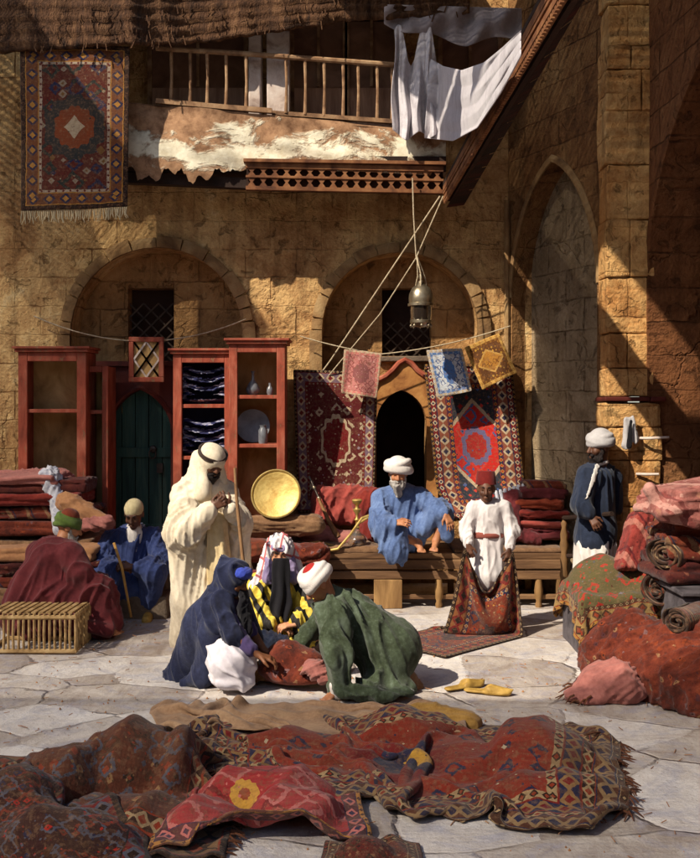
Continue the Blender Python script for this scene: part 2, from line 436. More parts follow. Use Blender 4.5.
M = {}
def mk():
    # --- stone and plaster
    def wall(name, cols, flip, joint=.5, plaster=.5, cell=(1.9, 3.4)):
        m = new_mat(name); c = coord(); x, y, z = sep(c)
        hx = x if flip == 'x' else y
        p = addv(comb(hx, z, x*.3+y*.3), noise(c, 4, 3, .6, 0, True), .05)
        br = NT.nodes.new('ShaderNodeTexBrick'); put(br.inputs['Vector'], p); put(br.inputs['Scale'], 1.0)
        put(br.inputs['Brick Width'], 1/cell[0]); put(br.inputs['Row Height'], 1/cell[1]); put(br.inputs['Mortar Size'], .009); put(br.inputs['Mortar Smooth'], .6)
        put(br.inputs['Color1'], (.25, .25, .25)); put(br.inputs['Color2'], (.75, .75, .75)); put(br.inputs['Mortar'], (0.1, .1, .1)); put(br.inputs['Bias'], 0.0)
        jt = N(br.outputs['Fac']); bc = sep(N(br.outputs['Color']))[0]
        n1 = noise(c, 1.1, 7, .62, .8); n2 = noise(c, 5, 6, .65, .5); n3 = noise(c, 28, 5, .65)
        drip = noise(mapv(c, (3.2, 3.2, .35)), 2.2, 5, .6)
        pl = ramp(noise(c, .9, 5, .6, 1.2), [(.38, (0, 0, 0)), (.5, (1, 1, 1))])
        f = n1*.55+n2*.3+(bc-.5)*.28*(1-sep(pl)[0]*plaster)+(n3-.5)*.25+.07
        k = len(cols); col = ramp(f, [(.28+.44*i/(k-1), q) for i, q in enumerate(cols)])
        col = mixc(ramp(drip, [(.5, (0, 0, 0)), (.72, (.75, .75, .75))]), col, mixc(.6, col, lin(52, 34, 22)))
        j2 = jt*joint*(1-sep(pl)[0]*.8)
        col = mixc(j2, col, lin(60, 40, 24))
        ck = ramp_f(voro(addv(c, noise(c, 3, 4, .6, 0, True), .35), 1.3, 'DISTANCE_TO_EDGE'), .0, .014); ck = (1-ck)*ramp_f(noise(c, 1.5, 3), .5, .6)
        chip = ramp_f(noise(c, 7.5, 6, .7, .6), .58, .66)
        col = mixc(ck*.15, col, lin(44, 28, 18)); col = mixc(chip*.35, col, lin(88, 62, 40))
        h = n2*.6+n3*.35-j2*.9+bc*.15+sep(pl)[0]*.3-ck*.3-chip*.35
        return finish(m, col, .92, h, .9, .06, 0, .12)
    M['wall'] = wall('weathered_ochre_wall', [lin(98, 68, 44), lin(164, 122, 78), lin(212, 174, 118), lin(238, 216, 166)], 'x', .25, .95)
    M['recess'] = wall('arch_recess_plaster', [lin(104, 74, 48), lin(168, 126, 80), lin(204, 164, 110)], 'x', .15, .95)
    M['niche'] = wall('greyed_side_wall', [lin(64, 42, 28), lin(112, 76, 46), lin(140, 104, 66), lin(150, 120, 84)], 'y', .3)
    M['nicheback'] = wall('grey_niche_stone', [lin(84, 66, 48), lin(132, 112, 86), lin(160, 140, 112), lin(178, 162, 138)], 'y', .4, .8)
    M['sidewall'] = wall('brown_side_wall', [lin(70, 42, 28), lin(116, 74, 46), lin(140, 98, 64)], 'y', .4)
    M['pier'] = wall('ochre_pier_stone', [lin(116, 74, 42), lin(178, 126, 74), lin(210, 166, 108), lin(228, 198, 144)], 'x', .15, .9, (2.0, 2.6))
    M['mould'] = basic('arch_stone', [lin(92, 66, 42), lin(140, 108, 70), lin(160, 132, 92)], 4, .9, .5, 24, .02)
    M['plinth'] = basic('grey_stone', [lin(80, 66, 56), lin(120, 104, 88)], 3, .9, .5, 24, .02)
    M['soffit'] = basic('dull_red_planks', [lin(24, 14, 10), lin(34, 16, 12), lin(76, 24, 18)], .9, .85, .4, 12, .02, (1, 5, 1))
    # --- flagstones
    m = new_mat('worn_flagstones'); c = coord()
    w = addv(mapv(c, (1, 1.35, 0)), noise(c, 2.6, 5, .65, 0, True), .14)
    e = voro(w, 1.15, 'DISTANCE_TO_EDGE'); cc = sep(voro(w, 1.15, 'F1', 'Color'))[0]
    crack = ramp(e, [(0, (1, 1, 1)), (.006, (.7, .7, .7)), (.022, (0, 0, 0))]); gap = sep(crack)[0]*ramp_f(noise(c, 1.7, 3), .40, .6)
    n1 = noise(c, 2.2, 7, .65, .7); n2 = noise(c, 14, 6, .7); n3 = noise(mapv(c, (1, .45, 1)), 6, 6, .7, 1.2)
    col = ramp(n1*.45+(cc-.5)*.28+n3*.4+.06, [(.3, lin(144, 130, 120)), (.45, lin(182, 171, 161)), (.58, lin(205, 197, 190)), (.7, lin(218, 212, 206))])
    col = mixc(ramp_f(noise(c, 3.1, 5, .7, 2), .48, .72)*.7, col, lin(150, 150, 168))
    col = mixc(ramp_f(noise(mapv(c, (.8, 2.4, 1), (3, 1, 0)), 1.9, 5, .7, 1.5), .6, .72)*.6, col, lin(128, 98, 80))
    spk = noise(c, 55, 4, .75); col = mixc(ramp_f(spk, .55, .7)*.35, col, lin(120, 100, 86)); col = mixc(gap*.42, col, lin(104, 84, 74))
    h = n1*.35+n2*.35+n3*.18+spk*.12-gap*.7+cc*.25
    M['floor'] = finish(m, col, .85, h, .75, .04, 0, .2)
    # --- wood, plaster edge
    M['orange'] = basic('orange_red_painted_wood', [lin(66, 36, 26), lin(132, 60, 42), lin(154, 74, 54), lin(160, 80, 58), lin(172, 108, 86)], 9, .6, .35, 24, .01, (1, 1, .35))
    m = new_mat('worn_orange_red_paint'); c = coord(); f = noise(mapv(c, (1, 1, .35)), 8, 6, .6, .6); ch_ = ramp_f(noise(mapv(c, (1.4, 1.4, .6)), 13, 6, .72), .58, .63); gr_ = ramp_f(noise(c, 3, 5, .65), .45, .7)
    col = ramp(f, [(.3, lin(112, 50, 36)), (.5, lin(152, 74, 54)), (.7, lin(168, 100, 78))]); col = mixc(gr_*.45, col, lin(72, 42, 32)); col = mixc(ch_*.75, col, lin(124, 96, 70))
    M['orange'] = finish(m, col, .75, noise(mapv(c, (3, 3, .4)), 20, 5)*.6-ch_*.4, .4, .012, 0, .2)
    M['cabback'] = basic('tan_cabinet_back', [lin(104, 78, 48), lin(166, 130, 80), lin(196, 160, 106)], 4, .85, .2, 20, .01, (1, 1, .5))
    M['cabblue'] = basic('dark_blue_lining', [lin(22, 20, 40), lin(42, 40, 72)], 4, .85, .2)
    M['darkred'] = basic('dark_red_panelling', [lin(48, 18, 14), lin(84, 30, 22), lin(102, 42, 30)], 4, .7, .3, 20, .01, (1, 1, .3))
    M['greendoor'] = basic('dark_green_door', [lin(28, 50, 46), lin(46, 78, 68), lin(84, 104, 86)], 3, .7, .4, 22, .012, (3, 1, .3))
    M['wood'] = basic('weathered_brown_wood', [lin(66, 44, 30), lin(110, 80, 54), lin(146, 112, 78)], 4, .85, .5, 20, .015, (.3, 1.5, 1.5))
    M['woodv'] = basic('weathered_upright_wood', [lin(74, 50, 30), lin(124, 92, 56), lin(160, 124, 78)], 4, .8, .4, 20, .015, (1.5, 1.5, .3))
    M['paleframe'] = basic('orange_stone_surround', [lin(112, 66, 34), lin(160, 108, 58), lin(178, 128, 72)], 5, .85, .4)
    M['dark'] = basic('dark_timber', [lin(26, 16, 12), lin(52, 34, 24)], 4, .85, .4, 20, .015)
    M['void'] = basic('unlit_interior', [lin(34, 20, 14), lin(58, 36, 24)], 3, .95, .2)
    M['railwood'] = basic('tan_rail_wood', [lin(84, 58, 40), lin(138, 104, 74), lin(172, 142, 108)], 6, .8, .4, 24, .01)
    M['whitepost'] = basic('whitewashed_post', [lin(130, 108, 98), lin(188, 170, 158), lin(206, 194, 184)], 6, .85, .4)
    M['shutter'] = basic('brown_shutter', [lin(130, 96, 76), lin(178, 140, 114)], 5, .8, .3, 20, .01, (3, 1, .4))
    m = new_mat('peeling_plaster'); c = coord()
    lz = sep(c)[2]; pz = ramp_f(noise(mapv(c, (1, 1, 1.5)), 2.4, 7, .66, .5)-absn(lz-.42)*.75+.1, .46, .54)
    n2 = noise(c, 9, 6, .7)
    a = ramp(n2, [(.35, lin(200, 188, 160)), (.6, lin(230, 222, 198))]); b = ramp(n2, [(.35, lin(112, 80, 58)), (.6, lin(168, 130, 98))])
    M['peel'] = finish(m, mixc(pz, b, a), .9, n2*.4+pz*.6, .7, .03, 0, .15)
    M['thatch'] = basic('frayed_brown_matting', [lin(38, 24, 16), lin(84, 56, 36), lin(122, 88, 60)], 5, .95, .8, 26, .04, (2.5, 2.5, .5))
    M['lattwood'] = basic('cut_wood_cornice', [lin(74, 42, 26), lin(120, 76, 46), lin(150, 104, 66)], 6, .8, .3)
    M['iron'] = basic('iron_lattice', [lin(40, 30, 24), lin(80, 62, 46)], 8, .7, .3)
    M['basket'] = basic('split_cane', [lin(100, 74, 44), lin(160, 128, 84), lin(184, 156, 112)], 12, .8, .4)
    M['stick'] = basic('yellow_cane_stick', [lin(160, 112, 50), lin(202, 158, 84)], 8, .6, .2)
    M['brownstick'] = basic('brown_staff', [lin(110, 78, 50), lin(156, 120, 84)], 8, .6, .2)
    M['rope'] = basic('pale_rope', [lin(150, 130, 104), lin(205, 190, 160)], 30, .9, .5, 80)
    M['brass'] = basic('beaten_brass', [lin(160, 124, 58), lin(206, 180, 108)], 7, .5, .4, 30, .005, metal=.55, spec=.5)
    M['brassrim'] = basic('pale_brass_rim', [lin(190, 160, 90), lin(226, 204, 140)], 8, .35, .2, metal=.7)
    M['silver'] = basic('tarnished_silver', [lin(108, 92, 70), lin(196, 184, 158)], 9, .35, .3, 24, .006, metal=.85, spec=.5)
    M['gunmetal'] = basic('dark_gun_metal', [lin(50, 44, 42), lin(96, 86, 80)], 10, .4, .2, metal=.8)
    m = new_mat('thick_clear_glass'); M['glass'] = finish(m, lin(226, 220, 210), .06, noise(coord(), 12), .15, .004, 0, .5, 0, .92)
    m = new_mat('smoky_lantern_glass'); M['lglass'] = finish(m, lin(60, 50, 44), .12, None, trans=.55, spec=.5)
    M['liquid'] = basic('amber_water', [lin(120, 76, 40), lin(168, 116, 66)], 6, .2, .1)
    M['jar'] = basic('grey_glazed_jar', [lin(74, 74, 80), lin(128, 130, 134)], 6, .3, .1, spec=.5)
    M['leather_y'] = basic('yellow_leather', [lin(130, 98, 40), lin(188, 152, 76)], 12, .6, .3)
    M['brownleather'] = basic('brown_leather', [lin(84, 54, 32), lin(140, 100, 60)], 12, .6, .3)
    M['stonebox'] = basic('dark_grey_chest', [lin(44, 40, 44), lin(84, 78, 82), lin(98, 92, 96)], 7, .8, .5, 30, .012)
    # --- skin and hair
    def skin(n, a, b):
        m = new_mat(n); c = coord(); f = noise(c, 14, 5, .6)
        finish(m, ramp(f, [(.3, a), (.7, b)]), .55, noise(c, 60, 4, .6), .25, .004, 0, .35)
        bs = NT.nodes['Principled BSDF']; bs.inputs['Subsurface Weight'].default_value = .08; bs.inputs['Subsurface Radius'].default_value = (.02, .008, .004); return m
    M['skin_brown'] = skin('brown_skin', lin(92, 56, 36), lin(134, 86, 56))
    M['skin_dark'] = skin('dark_brown_skin', lin(70, 43, 31), lin(108, 70, 50))
    M['skin_tan'] = skin('tanned_skin', lin(146, 92, 62), lin(186, 128, 90))
    M['skin_pale'] = skin('light_brown_skin', lin(166, 112, 82), lin(204, 150, 114))
    M['beard_grey'] = basic('grey_beard', [lin(120, 112, 106), lin(190, 184, 178)], 30, .9, .8, 90, .02, (1, 1, .3))
    M['beard_black'] = basic('black_beard', [lin(16, 12, 12), lin(40, 30, 28)], 30, .8, .8, 90, .02, (1, 1, .3))
    M['galdark'] = basic('dusky_balcony_opening', [lin(96, 68, 52), lin(140, 104, 82)], 4, .9, .2)
    M['eye'] = basic('dark_eye', [lin(20, 14, 12), lin(30, 22, 18)], 5, .2, 0)
    # --- cloth
    C = lambda n, *cols, **k: fabric(n, [lin(*c) for c in cols], **k)
    M['white_robe'] = C('cream_white_wool', (176, 160, 136), (212, 198, 174), (226, 216, 196))
    M['gown'] = C('pale_gold_gown', (176, 148, 104), (206, 182, 136), (216, 198, 162))
    M['whitecloth'] = C('white_cotton', (186, 178, 176), (214, 208, 206))
    M['turban'] = C('white_turban_muslin', (190, 182, 176), (220, 214, 208))
    M['greywhite'] = C('greyed_white_muslin', (150, 146, 146), (186, 182, 182))
    M['agal'] = C('dark_brown_cord', (36, 26, 22), (70, 54, 46))
    M['bluerobe'] = C('sky_blue_cotton', (54, 70, 106), (82, 102, 144), (116, 138, 178))
    M['indigo'] = C('indigo_blue_cotton', (32, 40, 74), (50, 62, 106), (70, 84, 130))
    M['wine'] = C('wine_red_wool', (58, 20, 24), (86, 30, 34), (104, 44, 46))
    M['veil'] = C('dark_navy_veil', (18, 20, 36), (32, 36, 60), (52, 58, 86))
    M['bluehead'] = C('bright_blue_band', (40, 54, 140), (70, 88, 190))
    M['violet'] = C('violet_dress', (48, 40, 72), (78, 64, 106))
    M['lilac'] = C('lilac_underscarf', (112, 98, 134), (148, 134, 166))
    M['skirt'] = C('white_skirt', (176, 168, 178), (216, 210, 214))
    M['greenrobe'] = C('olive_green_wool', (26, 32, 24), (50, 58, 40), (70, 80, 62), (106, 118, 104), scale=5)
    M['blackcloth'] = C('black_face_veil', (12, 11, 14), (26, 24, 30))
    M['redtop'] = C('red_felt', (130, 24, 24), (176, 42, 38))
    M['fez'] = C('dark_red_felt', (78, 18, 18), (112, 30, 26))
    M['brownred'] = C('brownish_red_felt', (84, 34, 20), (124, 56, 34))
    M['greenband'] = C('green_turban_cloth', (52, 68, 24), (92, 112, 50))
    M['capcream'] = C('cream_felt_cap', (176, 160, 118), (212, 198, 156))
    M['tunic'] = C('white_tunic', (188, 180, 180), (218, 212, 210))
    M['sash'] = C('faded_red_sash', (104, 46, 40), (140, 78, 66))
    M['navycoat'] = C('dark_navy_wool', (20, 24, 36), (34, 42, 60), (48, 56, 76))
    M['pinkcloth'] = C('faded_pink_cloth', (112, 66, 62), (152, 94, 86), (172, 116, 106))
    M['coral'] = C('coral_red_cloth', (104, 40, 36), (142, 62, 54), (160, 84, 74))
    M['redcloth'] = C('deep_red_cloth', (70, 20, 18), (110, 34, 28), (130, 50, 38))
    M['rustcloth'] = C('mottled_rust_rug', (54, 26, 20), (92, 42, 30), (120, 54, 32), (96, 72, 72), (60, 30, 24), scale=7)
    M['darkrug'] = C('dark_maroon_rug', (40, 14, 14), (72, 26, 22), (96, 44, 30), scale=8)
    M['brownrug'] = C('brown_rug_back', (74, 50, 34), (120, 88, 62), (150, 118, 86), scale=6)
    M['beige'] = C('beige_rug_reverse', (110, 82, 60), (148, 116, 88), (172, 142, 110), scale=6)
    M['yellowcloth'] = C('dull_yellow_cloth', (110, 78, 36), (156, 118, 58), (178, 140, 78), scale=8)
    M['tancloth'] = C('tan_cloth', (130, 88, 58), (176, 128, 88))
    M['mattress'] = C('brown_bench_mat', (72, 50, 36), (112, 82, 58), (140, 108, 78), scale=9)
    M['orangecloth'] = C('orange_red_cloth', (104, 38, 24), (140, 58, 36), (150, 78, 54))
    M['greenrust'] = C('mottled_green_and_rust_bundle', (44, 44, 28), (96, 40, 26), (120, 60, 36), scale=11)
    M['bluewhite'] = C('blue_white_cloth', (84, 96, 130), (176, 176, 184), (206, 204, 206), scale=22)
    M['sheet'] = C('bleached_grey_white_sheet', (150, 142, 146), (190, 184, 188), (206, 200, 202))
    M['greysheet'] = C('grey_lavender_sheet', (124, 114, 116), (158, 148, 150))
    M['fringe'] = C('wool_fringe', (150, 132, 100), (196, 180, 146))
    M['darkfringe'] = C('dark_red_fringe', (60, 30, 20), (110, 66, 40))
    # rug stuff seen on bundles: woven all through, so it fits any shape
    def rug3(name, ground, pal, sc, seed=0.0, stripe=0.0):
        m = new_mat(name); c = coord(); w = addv(mapv(c, (1, 1, 1.1), (seed, seed, seed), (.3, .5, .2)), noise(c, 6, 4, .6, 0, True), .09)
        vd = voro(w, sc, 'F1', 'Distance', .7, 'MANHATTAN'); r1, g1, b1 = sep(voro(w, sc, 'F1', 'Color', .7, 'MANHATTAN'))
        pc = ramp(r1, [(i/len(pal), p) for i, p in enumerate(pal)], True); gr = ramp(noise(c, 5, 6, .7, .6), [(.3, ground[0]), (.5, ground[1]), (.68, ground[2])])
        col = mixc((vd < .42)*(g1 < .75)*.8, gr, pc); col = mixc((vd < .18)*(b1 < .7), col, ground[0])
        if stripe: x, y, z = sep(w); s_ = frac((x+y*.4)*stripe); col = mixc((s_ < .18)*.8, col, pal[0]); col = mixc(absn(s_-.3) < .04, col, pal[1])
        col = mixc(ramp_f(noise(c, 40, 3, .7), .5, .65)*.45, col, ground[0])
        return finish(m, col, .95, noise(c, 70, 4, .7), .5, .012, 0, .08, .1)
    M['bale'] = rug3('mottled_rust_rug_stuff', [lin(48, 24, 20), lin(96, 42, 30), lin(122, 58, 38)], [lin(112, 84, 84), lin(132, 60, 34), lin(70, 40, 44), lin(140, 104, 72)], 15)
    M['oldrug'] = rug3('dark_maroon_rug_stuff', [lin(34, 14, 14), lin(66, 26, 24), lin(88, 40, 30)], [lin(110, 64, 48), lin(48, 44, 60), lin(96, 34, 28), lin(120, 96, 70)], 17, 3.1)
    M['pinkrug'] = rug3('faded_pink_rug_stuff', [lin(100, 56, 50), lin(150, 92, 84), lin(176, 122, 112)], [lin(186, 140, 128), lin(120, 62, 58), lin(160, 110, 90)], 13, 4.2, 3.0)
    M['redrug'] = rug3('faded_red_rug_stuff', [lin(84, 30, 28), lin(134, 54, 48), lin(156, 80, 70)], [lin(170, 110, 96), lin(90, 34, 36), lin(120, 80, 60)], 15, 2.7, 4.0)
    M['stripedrug'] = rug3('striped_rust_rug_stuff', [lin(46, 22, 18), lin(90, 36, 26), lin(110, 54, 34)], [lin(120, 92, 66), lin(40, 36, 50), lin(104, 40, 30)], 19, 6.3, 6.0)
    # yellow and black stripes
    m = new_mat('yellow_black_striped_silk'); c = coord(); n = noise(c, 3.2, 3, .5, 0, True)
    q = addv(c, n, .13); x, y, z = sep(q)
    s = sinn((x*1.0+z*.28+y*.55)*62); n2 = noise(c, 30, 4)
    M['stripes'] = finish(m, mixc(s > -.15, lin(30, 26, 24), ramp(n2, [(.3, lin(176, 148, 40)), (.7, lin(218, 196, 84))])), .7, n2, .3, .01, 0, .3)
    m = new_mat('white_scarf_red_lines'); c = coord(); x, y, z = sep(c); n2 = noise(c, 30, 4)
    ln = maxn(absn(frac((z+x*.5)*7)-.5) < .07, absn(frac((x-z*.2)*9)-.5) < .06)
    M['redlines'] = finish(m, mixc(ln*.85, ramp(n2, [(.3, lin(196, 188, 190)), (.7, lin(222, 216, 216))]), lin(170, 50, 54)), .85, n2, .3, .01)
    # folded blue-white stuffs
    m = new_mat('dark_blue_white_shawl'); c = coord(); x, y, z = sep(c)
    f = noise(addv(mapv(c, (1.5, 1.5, 9)), noise(c, 5, 2, .5, 0, True), .3), 3.2, 4, .6)
    M['shawl'] = finish(m, ramp(f, [(.3, lin(24, 24, 52)), (.5, lin(44, 46, 86)), (.56, lin(176, 174, 190)), (.62, lin(56, 58, 100))]), .9, f, .4, .01)
    # rugs
    Bw = lambda w, g, a, b, p: (w, g, a, b, p)
    M['rug_left'] = rug('dark_wine_rug', 1.05, 1.65, lin(92, 26, 30), [ivory, lin(150, 130, 140), crim, ivory, lin(120, 60, 60)], [Bw(.03, dk, cream, dk, .05), Bw(.12, lin(120, 96, 110), ivory, crim, .13), Bw(.025, crim, ivory, dk, .05)], [(.22, .34, lin(84, 22, 26), 2), (.2, .3, ivory, 2), (.17, .25, crim, 2)], None, 6.0, .2, .5, 3.1)
    M['rug_red'] = rug('scarlet_medallion_rug', 1.0, 1.75, lin(190, 40, 34), [blue, lin(176, 80, 60), navy, lin(200, 60, 50), blue, lin(150, 30, 30)], [Bw(.03, dk, ochre, dk, .05), Bw(.06, crim, ivory, navy, .07), Bw(.12, lin(140, 76, 56), ivory, navy, .12), Bw(.05, navy, ochre, red, .06)], [(.17, .2, lin(104, 96, 130), 2), (.12, .14, lin(160, 40, 36), 2)], (lin(44, 50, 60), ivory, .36, .22), 7.0, .12, .38, 1.7)
    M['rug_top'] = rug('faded_dark_red_rug', 1.05, 1.75, lin(84, 30, 24), [lin(34, 44, 42), lin(140, 122, 104), lin(116, 80, 40), navy, lin(146, 128, 104)], [Bw(.05, dk, umber, dk, .1), Bw(.13, lin(110, 62, 36), navy, ochre, .16), Bw(.03, lin(170, 150, 130), crim, dk, .07)], [(.3, .34, lin(44, 46, 46), 2), (.2, .22, lin(130, 60, 30), 2), (.1, .12, ivory, 1)], None, 5.0, .35, .5, 5.3)
    M['rug_front'] = rug('large_red_bordered_rug', 2.9, 1.9, lin(134, 44, 30), [navy, crim, ivory, lin(120, 40, 28), rust], [Bw(.05, umber, dk, cream, .1), Bw(.12, lin(86, 46, 32), lin(150, 120, 84), navy, .085), Bw(.07, dk, cream, rust, .06), Bw(.11, navy, lin(140, 104, 66), crim, .09), Bw(.05, cream, dk, rust, .06)], [(.5, .32, crim, 2), (.3, .2, navy, 2), (.14, .1, gold, 1)], None, 7.5, .42, .5, 8.2)
    M['rug_heap'] = rug('brown_gold_rug', 1.7, 1.3, lin(96, 48, 32), [umber, lin(150, 112, 74), rust, greyb, dk, lin(140, 56, 34)], [Bw(.03, dk, umber, dk, .08), Bw(.13, lin(130, 96, 62), dk, rust, .11), Bw(.08, lin(60, 34, 26), cream, rust, .07)], None, None, 10.0, .5, .6, 2.2)
    M['rug_heap2'] = rug('dark_speckled_rug', 1.3, 1.2, lin(58, 30, 28), [greyb, red, umber, lin(120, 50, 36), navy], [Bw(.03, dk, umber, dk, .08), Bw(.12, crim, greyb, dk, .12)], None, None, 11.0, .5, .55, 6.2)
    M['rug_embroid'] = rug('crimson_embroidered_cloth', 1.3, .9, lin(160, 40, 42), [crim, lin(190, 90, 80), lin(150, 30, 34), pinkc], [Bw(.03, ochre, dk, umber, .05), Bw(.08, lin(70, 36, 40), pinkc, navy, .1)], [(.075, .075, gold, 2), (.03, .03, lin(150, 70, 40), 2)], None, 7.0, .25, .4, 4.4, (170, 110, 100))
    M['rug_boy'] = rug('ochre_red_rug', .8, 1.7, lin(112, 48, 34), [navy, ochre, cream, rust, greyb], [Bw(.03, dk, cream, dk, .05), Bw(.13, lin(140, 84, 48), crim, dk, .1), Bw(.04, navy, cream, rust, .05)], [(.16, .4, lin(60, 40, 44), 2), (.1, .22, rust, 2)], None, 8.0, .3, .5, 9.1)
    M['rug_chest'] = rug('green_red_patterned_rug', 1.25, 1.3, lin(92, 84, 52), [red, lin(120, 112, 120), green_, lin(170, 54, 40), umber, greyb], [Bw(.03, ochre, dk, umber, .07), Bw(.09, lin(160, 128, 76), umber, rust, .1), Bw(.03, umber, cream, dk, .05)], None, None, 8.0, .35, .62, 7.7)
    M['mat_pink'] = rug('pink_prayer_mat', .36, .46, lin(178, 110, 104), [lin(130, 60, 60), pinkc, lin(200, 150, 140)], [Bw(.02, ivory, pinkc, ivory, .04), Bw(.02, pinkc, ivory, pinkc, .05)], [(.08, .1, lin(128, 70, 70), 2)], None, 16, .15, .5, 1.1, (200, 160, 150))
    M['mat_blue'] = rug('white_blue_mat', .4, .46, lin(200, 204, 208), [blue, lin(120, 150, 190), lin(200, 204, 210)], [Bw(.03, ivory, lin(190, 200, 210), ivory, .05), Bw(.025, lin(84, 120, 170), lin(200, 204, 208), lin(70, 110, 170), .06)], [(.07, .12, lin(80, 120, 176), 2)], None, 15, .05, .45, 2.1, (180, 180, 190))
    M['mat_gold'] = rug('golden_ochre_mat', .46, .46, lin(178, 122, 52), [lin(120, 74, 34), gold, lin(150, 96, 44)], [Bw(.04, lin(206, 160, 84), lin(150, 100, 44), lin(196, 150, 76), .07), Bw(.025, lin(110, 66, 30), ochre, lin(120, 76, 36), .06)], None, (lin(96, 58, 34), lin(196, 150, 80), .5, .36), 15, .1, .4, 3.1, (190, 140, 70))
    M['rug_roll'] = rug('patterned_rug_roll', 1.0, .9, lin(104, 60, 50), [lin(150, 110, 96), crim, umber, navy], [Bw(.05, umber, cream, dk, .08)], None, None, 9, .4, .5, 3.7)
    M['rug_pile'] = rug('layered_dark_rug', 1.0, 1.0, lin(96, 30, 26), [umber, rust, lin(150, 100, 70), dk], [Bw(.05, dk, rust, dk, .07), Bw(.1, lin(110, 60, 40), dk, cream, .1)], None, None, 9, .4, .5, 6.6)
def ramp_f(f, a, b):
    return sep(ramp(f, [(a, (0, 0, 0)), (b, (1, 1, 1))]))[0]
mk()
# ================================================================ SETTING
def struct(o): o['kind'] = 'structure'; return o
gx = np.linspace(-3.4, 3.2, 90); gy = np.linspace(3.6, 10.6, 100)
GX, GY = np.meshgrid(gx, gy)
pp = np.stack((GX.ravel(), GY.ravel(), 0*GX.ravel()), 1)
hz = .006*wav(pp, 4, 3)+.004*wav(pp, 11, 4)
edge = np.minimum(np.minimum(GX+3.4, 3.2-GX), np.minimum(GY-3.6, 10.6-GY)).ravel()
pp[:, 2] = np.clip(hz, -.012, .012)*np.clip(edge*3, 0, 1)
mb = MB(); mb.grid(pp.reshape(100, 90, 3))
b = 60.0
mb.add([(-b,-b,0),(b,-b,0),(b,3.6,0),(-b,3.6,0)], [(0,1,2,3)]); mb.add([(-b,10.6,0),(b,10.6,0),(b,b,0),(-b,b,0)], [(0,1,2,3)])
mb.add([(-b,3.6,0),(-3.4,3.6,0),(-3.4,10.6,0),(-b,10.6,0)], [(0,1,2,3)]); mb.add([(3.2,3.6,0),(b,3.6,0),(b,10.6,0),(3.2,10.6,0)], [(0,1,2,3)])
struct(mb.obj('ground', M['floor'], smooth=True, angle=None, origin=(0, 0, 0)))

def arch_pts(cx, r, spring, rise=None, z0=0.0, n=22, pointed=0.0):
    """left foot, arc, right foot, in (x, z); rise != r gives a taller or pointed head"""
    rise = rise or r; pts = [(cx-r, z0), (cx-r, z0+(spring-z0)*.5)]
    for i in range(n+1):
        t = math.pi*(1-i/n); x, z = math.cos(t), math.sin(t)
        z = z*(1-pointed)+pointed*(1-abs(x))**.75
        pts.append((cx+r*x, spring+rise*z))
    return pts+[(cx+r, z0+(spring-z0)*.5), (cx+r, z0)]
def pierced(mb, outer, holes, at, depth):
    """flat wall with openings and their reveals; at(a, z, d) maps wall coordinates to the place"""
    loops = [[Vector((a, z, 0)) for a, z in l] for l in [outer]+holes]
    tri = tessellate_polygon(loops); flat = [q for l in loops for q in l]
    base = len(mb.v); mb.v += [tuple(at(q.x, q.y, 0)) for q in flat]
    ref = at(0, 0, 0)-at(0, 0, 1)
    for t in tri:
        p = [np.array(mb.v[base+i]) for i in t]
        if np.cross(p[1]-p[0], p[2]-p[0])@ref < 0: t = t[::-1]
        mb.f.append(tuple(base+i for i in t))
    for hpts in holes:
        n = len(hpts)
        v = [at(a, z, 0) for a, z in hpts]+[at(a, z, depth) for a, z in hpts]
        mb.add(v, [(i, i+n, (i+1) % n+n, (i+1) % n) for i in range(n)])
def ring(mb, pts, w, y0, y1, at=None):
    """a moulding of width w that follows an open (x, z) path on its outer side"""
    at = at or (lambda a, z, d: V(a, d, z)); p = np.array(pts); n = len(p); v = []
    for i in range(n):
        d = unit(p[min(i+1, n-1)]-p[max(i-1, 0)]); o = V(-d[1], d[0])
        a, c = p[i], p[i]+o*w; e = p[i]+o*w*.45
        v += [at(a[0], a[1], y1), at(a[0], a[1], y0+.012), at(e[0], e[1], y0), at(c[0], c[1], y0+.02), at(c[0], c[1], y1)]
    f = [(i*5+k, i*5+k+1, (i+1)*5+k+1, (i+1)*5+k) for i in range(n-1) for k in range(4)]
    mb.add(v, f+[(0, 1, 2, 3, 4)[::-1], tuple((n-1)*5+k for k in range(5))])
YW, YR = 10.3, 10.64
back = lambda y: (lambda a, z, d: V(a, y+d, z))
LA = arch_pts(-1.988, .886, 2.62, .90, -.05)
RA = arch_pts(.515, .803, 2.67, .80, -.05)
wall = thing('courtyard_wall', 'weathered ochre stone wall with two round blind arches behind the carpet sellers', 'wall', (0, YW, 0))
mb = MB(); pierced(mb, [(-8, -.05), (2.6, -.05), (2.6, 7.5), (-8, 7.5)], [LA, RA], back(YW), YR-YW)
mb.obj('wall_face', M['wall'], wall, smooth=False)
def pxr(x0, x1, y0, y1, d):
    a, c = P(x0, y1, d), P(x1, y0, d); return (a[0], a[2], c[0], c[2])
def rect(r): x0, z0, x1, z1 = r; return [(x0, z0), (x0, z1), (x1, z1), (x1, z0)]
wl = pxr(128, 174, 288, 362, YR); wr = pxr(382, 431, 288, 356, YR)
DOOR = [(a, z) for a, z in arch_pts(P(401, 0, YR)[0], .265, P(0, 422, YR)[2], .34, .3, 14, .25)]
for (cx, r, hol, nm) in ((-1.988, 1.0, [rect(wl)], 'L'), (.515, .92, [rect(wr), DOOR], 'R')):
    mb = MB(); pierced(mb, [(cx-r, -.05), (cx+r, -.05), (cx+r, 3.7), (cx-r, 3.7)], hol, back(YR), .22)
    mb.obj('arch_recess', M['recess'], wall, smooth=False)
